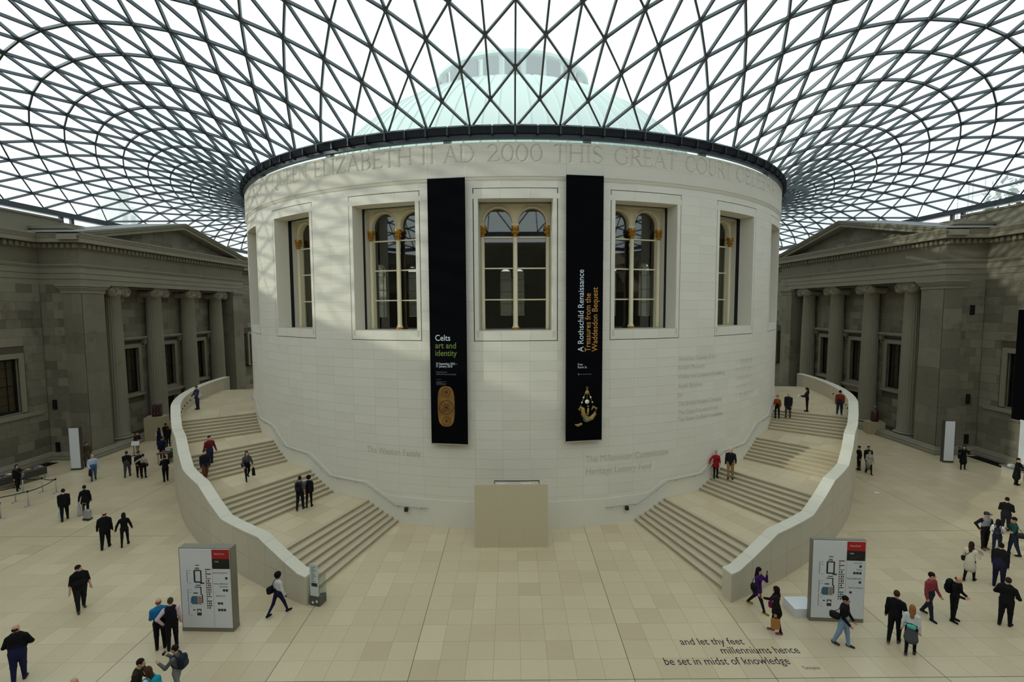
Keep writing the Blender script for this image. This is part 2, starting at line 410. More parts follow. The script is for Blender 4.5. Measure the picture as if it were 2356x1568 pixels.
def side_wall(sx, name, wn):
    q = lambda a, b: (min(sx*a, sx*b), max(sx*a, sx*b))
    root = MB()
    root.box(*q(XW+.06, XW+1.2), -48.2, -14.5, 0, 16.9)           # wall behind the facing, split round the window openings
    root.box(*q(XW+.06, XW+1.2), -11.72, 52.2, 0, 16.9)
    root.box(*q(XW+.06, XW+1.2), -14.5, -11.72, 0, 4.0).box(*q(XW+.06, XW+1.2), -14.5, -11.72, 7.95, 16.9)
    root.box(*q(XW+.6, XW+1.2), -14.5, -11.72, 4.0, 7.95)
    root.box(*q(XP+.1, XW+.1), YN+.06, YN+.9, 0, 16.7).box(*q(XP+.1, XW+.1), YF-.9, YF-.06, 0, 16.7)
    xb = 33.7
    root.box(*q(xb+.55, XW+.1), YN+.5, YF-.5, 0, 13.3)
    bays = [YC-4.65, YC, YC+4.65]
    edges = [YN+.5]+[e for b in bays for e in (b-1.1, b+1.1)]+[YF-.5]
    for i in range(0, len(edges), 2): root.box(*q(xb+.05, xb+.6), edges[i], edges[i+1], 0, 13.3)
    for b in bays:
        root.box(*q(xb+.05, xb+.6), b-1.1, b+1.1, 7.95, 13.3)
        if b == YC: root.box(*q(xb+.05, xb+.6), b-1.1, b+1.1, 2.9, 3.9)
        else: root.box(*q(xb+.05, xb+.6), b-1.1, b+1.1, 0, 3.9)
    root.box(*q(XP+.3, XW+.1), YN+.3, YF-.3, 13.25, 16.7)
    root.box(*q(XP+.3, XP+1.6), YN+.3, YF-.3, 13.0, 13.3)
    wall = tag(root.build(name, M_OLDJ), kind='structure')
    its = []
    ua, un = (0, 1, 0), (-sx, 0, 0)
    exw = (-14.86, -11.36, 3.9, 8.3)
    ashlar(its, (sx*XW, 0, 0), ua, un, -30, YN, .5, 13.2, 1.25, .62, [exw], sp=.3)
    ashlar(its, (sx*XW, 0, 0), ua, un, YF, 30, .5, 13.2, 1.4, .62, [(17.2, 20.4, 3.9, 8.3)], sp=.3)
    ashlar(its, (sx*xb, 0, 0), ua, un, YN+2.0, YF-2.0, .5, 13.2, 1.3, .62, [(b-1.46, b+1.46, 3.6, 8.4) for b in bays]+[(YC-1.46, YC+1.46, 0, 3.6)], sp=.3)
    ashlar(its, (0, YN, 0), (1, 0, 0), (0, -1, 0), *q(33.45, XW-.02), .5, 13.2, .88, .62, sp=.28)
    ashlar(its, (sx*XP, 0, 0), ua, un, YN+.02, YN+2.0, .55, 12.55, 2.0, 1.5, gap=.008, sp=.15)
    ashlar(its, (sx*XP, 0, 0), ua, un, YF-2.0, YF-.02, .55, 12.55, 2.0, 1.5, gap=.008, sp=.15)
    ashlar(its, (0, YN-.1, 0), (1, 0, 0), (0, -1, 0), *q(XP+.0, 33.45), .55, 12.55, 1.35, 1.5, gap=.008, sp=.15)
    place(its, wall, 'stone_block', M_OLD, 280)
    # antae bodies
    for (y0, y1) in ((YN, YN+2.0), (YF-2.0, YF)):
        MB().box(*q(XP+.05, 34.0), y0+.01, y1, 0, 12.6).build('anta', M_OLD, wall)
    MB().box(*q(XP+.05, 33.45), YN-.05, YN+.2, 0, 12.6).build('anta', M_OLD, wall)
    for (y0, y1, x1) in ((YN-.1, YN+2.0, 33.45), (YF-2.0, YF, 33.6)):
        cp = MB()
        for k, (z0, z1, o) in enumerate(((12.55, 12.78, .05), (12.78, 12.9, .12), (12.9, 13.05, .2), (13.05, 13.2, .28))):
            cp.box(*q(XP-o, x1+o), y0-o, y1+o, z0, z1)
        ac = cp.build('anta_capital', M_OLD2, wall)
        eg = MB()
        for i in range(int((y1-y0+.2)/.12)): eg.ball((sx*(XP-.18), y0-.06+i*.12, 12.96), (.04, .035, .05), 6)
        for i in range(int((x1-XP)/.12)): eg.ball((sx*(XP+i*.12), y0-.18, 12.96), (.035, .04, .05), 6)
        tag(eg.build('bead_moulding', M_OLD2, ac), kind='stuff')
    # entablature
    a = MB(); sweep(a, [(-.2, 13.2), (.0, 13.2), (.0, 13.6), (.05, 13.6), (.05, 14.02), (.10, 14.02), (.10, 14.42), (.16, 14.45), (.26, 14.6), (.26, 14.68), (.05, 14.7)], PATH, sx); a.build('architrave', M_OLD2, wall)
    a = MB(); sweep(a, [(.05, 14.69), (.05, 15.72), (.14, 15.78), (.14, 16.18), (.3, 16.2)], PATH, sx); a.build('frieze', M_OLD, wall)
    a = MB(); sweep(a, [(.1, 16.2), (.78, 16.2), (.78, 16.52), (.82, 16.52), (.86, 16.62), (.96, 16.78), (.96, 16.86), (-.9, 16.92)], PATH, sx); a.build('cornice', M_OLD2, wall)
    dm = MB().box(-.12, .12, -.12, .12, -.15, .15).mesh('dentil', M_OLD2)
    def dent(x0, y0, x1, y1):
        n = int(round(math.hypot(x1-x0, y1-y0)/.42))
        for i in range(n): obj('dentil', dm, wall, Matrix.Translation((sx*(x0+(x1-x0)*(i+.5)/n), y0+(y1-y0)*(i+.5)/n, 16.0)))
    dent(XW-.26, -16, XW-.26, YN-.3); dent(XW-.3, YN-.26, XP-.2, YN-.26); dent(XP-.26, YN-.1, XP-.26, YF+.1); dent(XW-.26, YF+.3, XW-.26, 24)
    # plinth
    pl = MB(); sweep(pl, [(.42, 0), (.42, .2), (.34, .22), (.34, .38), (.16, .42), (.12, .52), (.02, .58)], PATH, sx); pl.build('plinth', M_OLD2, wall)
    MB().box(*q(XP+.1, xb+.1), YN+2.0, YF-2.0, 0, .16).build('stylobate', M_OLD2, wall)
    for y in COLY: column(wall, 33.05, y, sx)
    # pediment
    ap, eave = 19.38, 16.88
    y0, y1 = YN-.96, YF+.96; ym = (y0+y1)/2
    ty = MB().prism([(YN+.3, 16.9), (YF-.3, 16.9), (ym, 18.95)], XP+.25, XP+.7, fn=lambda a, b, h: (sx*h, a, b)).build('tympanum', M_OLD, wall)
    tb = []; sl = (18.95-16.9)/(ym-YN-.3)
    for r in range(4):
        zb = 16.9+r*.5; half = (18.95-zb-.5)/sl
        if half > .6: ashlar(tb, (sx*(XP+.25), 0, 0), ua, un, ym-half, ym+half, zb, zb+.5, 1.2, .5, sp=.25)
    for c, ar, (Mx, wd, h, t) in tb: obj('stone_block', block_mesh(wd, h, .03, M_OLD), ty, Mx @ Matrix.Translation((0, -.03, 0)), t)
    for (ya, yb) in ((y0, ym), (y1, ym)):
        rk = MB()
        for (xa, xc, d0, d1) in ((XP-.72, XP+.7, -.52, -.24), (XP-.86, XP+.7, -.24, -.08), (XP-.96, XP+3.6, -.08, 0)):
            A = [(sx*xa, ya, eave+d0), (sx*xc, ya, eave+d0), (sx*xc, ya, eave+d1), (sx*xa, ya, eave+d1)]
            B = [(sx*xa, yb, ap+d0), (sx*xc, yb, ap+d0), (sx*xc, yb, ap+d1), (sx*xa, yb, ap+d1)]
            rk.hexa(A, B)
        rk.build('raking_cornice', M_OLD2, wall)
        MB().hexa([(sx*(XP-.9), ya, eave+.01), (sx*36, ya, eave+.01), (sx*36, ya, eave+.05), (sx*(XP-.9), ya, eave+.05)], [(sx*(XP-.9), yb, ap+.01), (sx*36, yb, ap+.01), (sx*36, yb, ap+.05), (sx*(XP-.9), yb, ap+.05)]).build('lead_roof', plain('lead', (120, 122, 122), .7, .1), wall)
    # attic and edge posts
    at = MB(); at.box(*q(36.0, 36.5), -48.2, YN+3.0, 16.85, 18.36).box(*q(35.88, 36.6), -48.2, YN+3.1, 18.36, 18.5).box(*q(36.2, 36.5), YN+3.0, 52, 16.85, 18.3)
    at.build('attic', M_OLD2, wall)
    MB().box(*q(33.2, 35.9), YN+.4, YN+2.6, 16.9, 17.35).box(*q(33.1, 36.0), YN+.3, YN+2.7, 17.35, 17.55).build('blocking_course', M_OLD2, wall)
    # sill band
    MB().box(*q(XW-.14, XW+.05), -48, YN-.5, 3.62, 3.92).build('sill_band', M_OLD2, wall)
    # windows
    k = wn
    def win(y, x, z0, z1, hw, lintel):
        nonlocal k
        e = tag(empty('window_%d' % k), kind='structure'); k += 1
        sash(e, x, y, z0, z1, hw, sx, nx=4 if hw > .9 else 3)
        if lintel:
            l = MB().box(*q(x-.42, x+.05), y-2.0, y+2.0, 8.72, 8.88).box(*q(x-.3, x+.05), y-1.9, y+1.9, 8.6, 8.72).build('hood', M_OLD2, e)
            for s in (-1, 1):
                MB().box(*q(x-.3, x+.05), y+s*1.62-.12, y+s*1.62+.12, 8.25, 8.6).ball((sx*(x-.16), y+s*1.62, 8.24), (.14, .12, .14), 10).ball((sx*(x-.1), y+s*1.62, 7.98), (.09, .1, .12), 8).build('console', M_OLD2, l)
            MB().box(*q(x-.16, x+.05), y-1.55, y+1.55, z0-.34, z0-.08).build('sill', M_OLD2, e)
        return e
    win(-13.1, XW, 4.05, 7.9, 1.25, False)
    for b in bays: win(b, xb, 3.95, 7.9, 1.0, True)
    e = tag(empty('window_%d' % k), kind='structure')
    sash(e, XW-.45, 18.8, 3.95, 7.9, 1.2, sx)
    # doorway under the middle window
    d = tag(empty('door_%d' % (1 if sx < 0 else 2)), kind='structure')
    MB().box(*q(xb-.45, xb+.05), YC-2.2, YC+2.2, 3.42, 3.6).box(*q(xb-.3, xb+.05), YC-2.05, YC+2.05, 3.25, 3.42).build('hood', M_OLD2, d)
    MB().box(*q(xb-.12, xb+.3), YC-1.5, YC-1.05, 0, 3.25).box(*q(xb-.12, xb+.3), YC+1.05, YC+1.5, 0, 3.25).box(*q(xb-.12, xb+.3), YC-1.05, YC+1.05, 2.86, 3.25).build('door_surround', M_OLD2, d)
    MB().box(*q(xb+.5, xb+.56), YC-1.1, YC+1.1, 0, 2.9).build('door_leaf', plain('door_dark', (20, 15, 11), .6), d)
    MB().box(*q(xb-.2, xb-.17), YC+.35, YC+.85, 1.2, 1.9).build('notice', M_WHITE, d)
    # slots in the return wall
    for (x, z) in ((34.62, 4.2), (34.62, .95)) if sx < 0 else ((34.26, 10.95), (34.35, 4.23), (34.4, 1.15)):
        MB().box(*q(x-.14, x+.14), YN-.1, YN+.05, z-.36, z+.36).build('loudspeaker', M_BLACK, wall)
    return wall
wall_left = side_wall(-1, 'wall_left', 21)
wall_right = side_wall(1, 'wall_right', 26)
tag(MB().box(-38, 38, -49.5, -48.2, 0, 18.4).build('wall_south', M_OLD), kind='structure')
tag(MB().box(-36.4, 36.4, 51.5, 52.7, 0, 18.4).build('wall_north', M_OLD), kind='structure')
# ------------------------------------------------------------------ drum
RD = 22.0
A_FR, A_OP = 5.36, 4.80
Z_FB, Z_FT, Z_OB, Z_OT, Z_TOP = 9.66, 17.17, 10.17, 16.66, 17.74
FLT = [(16.6, 21.25), (28.0, 32.65), (39.4, 44.15), (51.1, 56.1)]
def zst(az):
    a = abs(az); z = 0.
    for i, (p, q) in enumerate(FLT):
        if a >= q: z = i+1.
        elif a > p: return i+(a-p)/(q-p)
    return z
def arc_quad(mb, a0, a1, z0, z1, r0, r1, mi=0, tone=.5, n=1):
    for i in range(n):
        p, q = a0+(a1-a0)*i/n, a0+(a1-a0)*(i+1)/n
        mb.hexa([rad(p, r0, z0), rad(q, r0, z0), rad(q, r1, z0), rad(p, r1, z0)], [rad(p, r0, z1), rad(q, r0, z1), rad(q, r1, z1), rad(p, r1, z1)], mi, tone)
root = MB()
for b in range(20):                      # backing wall, opened at the windows
    c = 18.*b
    arc_quad(root, c-9, c+9, 0, Z_OB-.02, 20.0, RD-.07, n=6)
    arc_quad(root, c-9, c+9, Z_OT+.02, 19.0, 20.0, RD-.07, n=6)
    arc_quad(root, c-9, c-5.8, Z_OB-.02, Z_OT+.02, 20.0, RD-.07, n=2)
    arc_quad(root, c+5.8, c+9, Z_OB-.02, Z_OT+.02, 20.0, RD-.07, n=2)
drum = tag(root.build('wall_drum', M_DRUMJ), 'round white stone drum in the middle of the court', kind='structure')
its = []
def dblock(a0, a1, z0, z1, gap=.0045, sp=.15):
    am = (a0+a1)/2; wd = 2*RD*math.sin(R(a1-a0)/2)-gap; h = z1-z0-gap
    o = rad(am, RD*math.cos(R(a1-a0)/2)+.002, (z0+z1)/2); ua = (math.cos(R(am)), math.sin(R(am)), 0); un = (math.sin(R(am)), -math.cos(R(am)), 0)
    face = max(.02, -(np.array(un) @ (np.array(o)-CAM))/np.linalg.norm(np.array(o)-CAM))
    its.append((o, wd*h*face, (frame(o, ua, un), round(wd, 3), round(h, 3), min(1, max(0, random.gauss(.5, sp))))))
BH = (Z_FT-Z_FB)/15                     # course height
for b in range(-4, 5):
    c = 18.*b
    for r in range(-19, 16+1):
        z0 = Z_FB+r*BH; z1 = z0+BH
        if r == -19: z0 = 0
        if z1 > Z_TOP: z1 = Z_TOP
        if z1-z0 < .1: continue
        if 0 <= r < 15:                  # between window frames
            lo, hi = c+A_FR+.11, c+18-A_FR-.11
            cuts = [lo, (lo+hi)/2, hi]
        else:
            cuts = [c-9+i*3.6 for i in range(6)]
        for p, q in zip(cuts[:-1], cuts[1:]):
            if z1 < min(zst(p), zst(q), zst((p+q)/2))+.98 or z1 < 1.42: continue
            dblock(p, q, z0, z1)
for b in range(-4, 5):                   # window frame stones, set off by an open joint
    c = 18.*b
    for (p, q) in ((-A_FR, -1.9), (-1.9, 1.9), (1.9, A_FR)):
        dblock(c+p, c+q, Z_FB+.03, Z_OB, .006); dblock(c+p, c+q, Z_OT, Z_FT-.03, .006)
    for k in range(6):
        z0 = Z_OB+(Z_OT-Z_OB)*k/6; z1 = Z_OB+(Z_OT-Z_OB)*(k+1)/6
        dblock(c-A_FR, c-A_OP, z0, z1, .006); dblock(c+A_OP, c+A_FR, z0, z1, .006)
place(its, drum, 'stone_block', M_DRUM, 300, .07)
mb = MB()                                # smooth lower skirting that climbs with the stairs
n = 260
for i in range(n):
    p, q = -75+150*i/n, -75+150*(i+1)/n
    zp, zq = max(1.42, zst(p)+1.0), max(1.42, zst(q)+1.0)
    mb.hexa([rad(p, RD-.08, 0), rad(q, RD-.08, 0), rad(q, RD+.014, 0), rad(p, RD+.014, 0)], [rad(p, RD-.08, zp), rad(q, RD-.08, zq), rad(q, RD+.014, zq), rad(p, RD+.014, zp)])
mb.build('skirting', M_DRUM, drum, False)
mb = MB()                                # plain back of the drum
for b in range(5, 16):
    c = 18.*b
    for (p, q, z0, z1) in ((-9, 9, 0, Z_OB), (-9, 9, Z_OT, Z_TOP), (-9, -A_OP, Z_OB, Z_OT), (A_OP, 9, Z_OB, Z_OT)): arc_quad(mb, c+p, c+q, z0, z1, RD-.08, RD, n=4)
mb.build('rear_facing', M_DRUM, drum)

# inscription band: V-cut letters as real relief
def arcp(cx, cy, rx, ry, a0, a1, n=14): return [(cx+rx*math.cos(R(a0+(a1-a0)*i/n)), cy+ry*math.sin(R(a0+(a1-a0)*i/n))) for i in range(n+1)]
TH, TN = .10, .058
def sf(x, y, w=.2): return ([(x-w/2, y), (x+w/2, y)], .035)
def glyph(ch):
    """strokes on a unit cap height: (polyline, width); returns strokes, advance"""
    if ch == 'I': return [([(.12, 0), (.12, 1)], TH), sf(.12, .015), sf(.12, .985)], .24
    if ch == 'A': return [([(.06, 0), (.38, 1)], TN), ([(.38, 1), (.70, 0)], TH), ([(.17, .36), (.58, .36)], TN), sf(.06, .015), sf(.70, .015)], .76
    if ch == 'B': return [([(.12, 0), (.12, 1)], TH), ([(.06, 1), (.3, 1)]+arcp(.3, .765, .2, .235, 90, -90)+[(.12, .53)], TN), ([(.3, .53)]+arcp(.32, .265, .24, .265, 90, -90)+[(.06, 0)], TN), (arcp(.3, .765, .2, .2, 50, -50, 8), TH), (arcp(.32, .265, .24, .2, 50, -50, 8), TH)], .60
    if ch == 'C': return [(arcp(.44, .5, .40, .5, 55, 305, 22), TN), (arcp(.44, .5, .39, .48, 125, 235, 12), TH), ([(.67, .9), (.70, .72)], TN), ([(.67, .1), (.72, .24)], TN)], .74
    if ch == 'D': return [([(.12, 0), (.12, 1)], TH), ([(.05, 1), (.35, 1)]+arcp(.35, .5, .42, .5, 90, -90, 20)+[(.05, 0)], TN), (arcp(.35, .5, .41, .46, 50, -50, 12), TH)], .84
    if ch == 'E': return [([(.12, 0), (.12, 1)], TH), ([(.04, .985), (.52, .985), (.53, .86)], TN), ([(.12, .52), (.42, .52)], TN), ([(.42, .45), (.42, .59)], .03), ([(.04, .015), (.54, .015), (.56, .15)], TN)], .58
    if ch == 'G': return [(arcp(.44, .5, .40, .5, 55, 320, 22), TN), (arcp(.44, .5, .39, .48, 125, 235, 12), TH), ([(.67, .9), (.70, .72)], TN), ([(.72, .42), (.72, .1)], TH), sf(.70, .43, .22)], .82
    if ch == 'H': return [([(.12, 0), (.12, 1)], TH), ([(.70, 0), (.70, 1)], TH), ([(.12, .52), (.70, .52)], TN), sf(.12, .015), sf(.12, .985), sf(.70, .015), sf(.70, .985)], .82
    if ch == 'J': return [([(.20, 1), (.20, .12)]+arcp(.02, .12, .18, .2, 0, -70, 6), TH), sf(.2, .985)], .32
    if ch == 'L': return [([(.12, 0), (.12, 1)], TH), sf(.12, .985), ([(.04, .015), (.5, .015), (.53, .17)], TN)], .55
    if ch == 'M': return [([(.1, 0), (.16, 1)], TN), ([(.16, 1), (.46, .02)], TH), ([(.46, .02), (.78, 1)], TN), ([(.78, 1), (.84, 0)], TH), sf(.1, .015), sf(.84, .015), sf(.14, .985, .14), sf(.8, .985, .14)], .94
    if ch == 'N': return [([(.12, 0), (.12, 1)], TN), ([(.12, 1), (.72, 0)], TH), ([(.72, 0), (.72, 1)], TN), sf(.12, .015), sf(.08, .985, .14), sf(.72, .985)], .84
    if ch in 'OQ':
        g = [(arcp(.46, .5, .42, .5, 0, 360, 30), TN), (arcp(.46, .5, .41, .48, 130, 230, 12), TH), (arcp(.46, .5, .41, .48, -50, 50, 12), TH)]
        if ch == 'Q': g.append(([(.46, .0), (.62, -.14), (.84, -.2)], TH))
        return g, .92
    if ch == '0': return [(arcp(.31, .5, .29, .5, 0, 360, 30), TN), (arcp(.31, .5, .28, .48, 125, 235, 12), TH), (arcp(.31, .5, .28, .48, -55, 55, 12), TH)], .66
    if ch == '2': return [(arcp(.28, .74, .25, .26, 165, -35, 14)+[(.04, .02), (.56, .02), (.6, .16)], TN), (arcp(.28, .74, .24, .24, 40, -40, 8)+[(.06, .05)], .065)], .66
    if ch == 'R': return [([(.12, 0), (.12, 1)], TH), ([(.05, 1), (.3, 1)]+arcp(.3, .74, .22, .26, 90, -90)+[(.12, .48)], TN), (arcp(.3, .74, .21, .22, 50, -50, 8), TH), ([(.32, .48), (.66, .0)], TH), sf(.12, .015)], .66
    if ch == 'S': return [(arcp(.27, .745, .21, .25, 30, 250, 14)+arcp(.27, .25, .23, .26, 75, -150, 14), TN), ([(.1, .68), (.27, .53), (.44, .36)], TH)], .55
    if ch == 'T': return [([(.32, 0), (.32, 1)], TH), ([(.02, .86), (.04, .985), (.6, .985), (.62, .86)], TN), sf(.32, .015)], .64
    if ch == 'U': return [([(.12, 1), (.12, .3)]+arcp(.38, .3, .26, .3, 180, 270, 8), TH), (arcp(.38, .3, .26, .3, 270, 360, 8)+[(.64, 1)], TN), sf(.12, .985), sf(.64, .985)], .76
    if ch == 'Y': return [([(.06, 1), (.34, .5)], TH), ([(.34, .5), (.62, 1)], TN), ([(.34, .5), (.34, 0)], TH), sf(.34, .015), sf(.06, .985), sf(.62, .985)], .68
    if ch == 'Z': return [([(.05, .86), (.06, .985), (.58, .985)], TN), ([(.58, .985), (.04, .015)], TH), ([(.04, .015), (.58, .015), (.62, .15)], TN)], .64
    return [], .3
RB, ZB0, ZB1 = 22.06, 17.74, 19.32
DA = math.degrees(.026/RB); na = int(124/DA); DZ = .027; nzz = int((ZB1-ZB0-.06)/DZ)
AZ = -62+DA*np.arange(na+1); ZZ = np.linspace(ZB0+.03, ZB1-.03, nzz+1)
depth = np.zeros((nzz+1, na+1))
def carve(word, a0, a1):
    adv = [glyph(c)[1]+.08 for c in word]; tot = sum(adv)-.08; cap = .80
    sx = R(a1-a0)*RB/(tot*cap); x = 0.
    for c, ad in zip(word, adv):
        for pl, wd in glyph(c)[0]:
            P = np.array([((x+p)*cap*sx, 18.39+q*cap) for p, q in pl]); hw = wd*cap*.5+.012
            for s0, s1 in zip(P[:-1], P[1:]):
                xa, xb = min(s0[0], s1[0])-hw, max(s0[0], s1[0])+hw
                i0 = max(0, int((a0+math.degrees(xa/RB)+62)/DA)); i1 = min(na, int((a0+math.degrees(xb/RB)+62)/DA)+2)
                k0 = max(0, int((min(s0[1], s1[1])-hw-ZZ[0])/DZ)-1); k1 = min(nzz, int((max(s0[1], s1[1])+hw-ZZ[0])/DZ)+3)
                if i1 <= i0 or k1 <= k0: continue
                XX, YY = np.meshgrid(np.radians(AZ[i0:i1]-a0)*RB, ZZ[k0:k1])
                d = s1-s0; L2 = d @ d+1e-12; t = np.clip(((XX-s0[0])*d[0]+(YY-s0[1])*d[1])/L2, 0, 1)
                ds = np.hypot(XX-s0[0]-t*d[0], YY-s0[1]-t*d[1])
                depth[k0:k1, i0:i1] = np.maximum(depth[k0:k1, i0:i1], np.clip(hw-ds, 0, .06)*1.8)
        x += ad
for wd, a0, a1 in (('HER', -61.5, -57.2), ('MAJESTY', -55.8, -42.2), ('QUEEN', -40.7, -31.0), ('ELIZABETH', -29.6, -13.3), ('II', -12.2, -10.2), ('AD', -9.1, -5.05), ('2000', -3.5, 3.55), ('THIS', 4.9, 11.35), ('GREAT', 12.9, 22.4), ('COURT', 23.9, 33.45), ('CELEBRATING', 34.6, 58.3)):
    carve(wd, a0, a1)
RR = RB-depth; sA, cA = np.sin(np.radians(AZ)), np.cos(np.radians(AZ))
V = np.stack([RR*sA, -RR*cA, np.repeat(ZZ[:, None], na+1, 1)], -1).reshape(-1, 3)
ii = np.arange(nzz*(na+1)).reshape(nzz, na+1)[:, :-1].ravel()
F = np.stack([ii, ii+1, ii+na+2, ii+na+1], 1)
me = bpy.data.meshes.new('inscription_band'); me.vertices.add(len(V)); me.vertices.foreach_set('co', V.ravel())
me.loops.add(F.size); me.loops.foreach_set('vertex_index', F.ravel()); me.polygons.add(len(F)); me.polygons.foreach_set('loop_start', np.arange(0, F.size, 4)); me.polygons.foreach_set('loop_total', np.full(len(F), 4))
me.materials.append(M_BAND); me.update(calc_edges=True); me.validate()
band = tag(obj('inscription_band', me, drum, tone=.5), 'carved capital letters running round the top of the drum')
mb = MB()
arc_quad(mb, -62, 62, ZB0, ZB0+.03, RD-.1, RB, n=124); arc_quad(mb, -62, 62, ZB1-.03, ZB1, 21.2, RB, n=124); arc_quad(mb, 62, 298, ZB0, ZB1, 21.2, RB, n=118)
arc_quad(mb, -62, 62, ZB0+.03, ZB1-.03, 21.2, RB-.13, n=124)
mb.build('band_edge', M_BAND, drum)
mb = MB()                                # string course under the band
prof = [(RD, 17.5), (RD+.03, 17.56), (RD+.06, 17.66), (RB+.03, 17.7), (RB+.03, 17.75)]
for i in range(len(prof)-1):
    for k in range(180):
        p, q = -90+k, -89+k; mb.add([rad(p, prof[i][0], prof[i][1]), rad(q, prof[i][0], prof[i][1]), rad(q, prof[i+1][0], prof[i+1][1]), rad(p, prof[i+1][0], prof[i+1][1])], [(0, 1, 2, 3)])
mb.build('string_course', M_BAND, drum)
jm = plain('carved_joint', (176, 171, 158), .9)
mb = MB()
for z in (18.87, 18.32):
    arc_quad(mb, -62, 62, z-.003, z+.003, RB-.01, RB+.0015, n=124)
mb.build('band_joint', jm, drum)
# donors' names laid flat on the drum, darker colour painting the shade of incisions
mt = plain('letter_cut_shade', (198, 192, 178), .9)
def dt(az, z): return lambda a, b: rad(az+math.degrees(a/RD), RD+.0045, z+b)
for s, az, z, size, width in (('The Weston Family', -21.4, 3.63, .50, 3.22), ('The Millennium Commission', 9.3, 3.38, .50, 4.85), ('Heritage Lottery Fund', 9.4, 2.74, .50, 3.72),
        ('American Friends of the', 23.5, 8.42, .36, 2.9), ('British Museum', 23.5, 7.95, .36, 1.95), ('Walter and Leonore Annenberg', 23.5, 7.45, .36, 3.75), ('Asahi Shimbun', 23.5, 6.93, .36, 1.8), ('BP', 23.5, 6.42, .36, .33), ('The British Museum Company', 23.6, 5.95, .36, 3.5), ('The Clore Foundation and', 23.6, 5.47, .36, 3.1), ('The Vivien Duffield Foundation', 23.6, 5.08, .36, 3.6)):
    mb = MB(); put_text(mb, s, size, dt(az, z), -.004, width); mb.build('shade_toned_lettering', mt, drum)
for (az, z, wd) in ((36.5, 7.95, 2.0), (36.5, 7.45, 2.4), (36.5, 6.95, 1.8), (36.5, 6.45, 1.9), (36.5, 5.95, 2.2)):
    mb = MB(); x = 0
    while x < wd:                        # unreadable names: short flat strokes in the same painted shade
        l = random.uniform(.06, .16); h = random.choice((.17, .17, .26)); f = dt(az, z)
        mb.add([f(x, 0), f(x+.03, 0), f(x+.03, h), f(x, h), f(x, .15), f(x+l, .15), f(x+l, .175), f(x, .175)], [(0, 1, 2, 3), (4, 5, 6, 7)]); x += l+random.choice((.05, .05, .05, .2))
    tag(mb.build('shade_toned_lettering', mt, drum), kind='stuff')

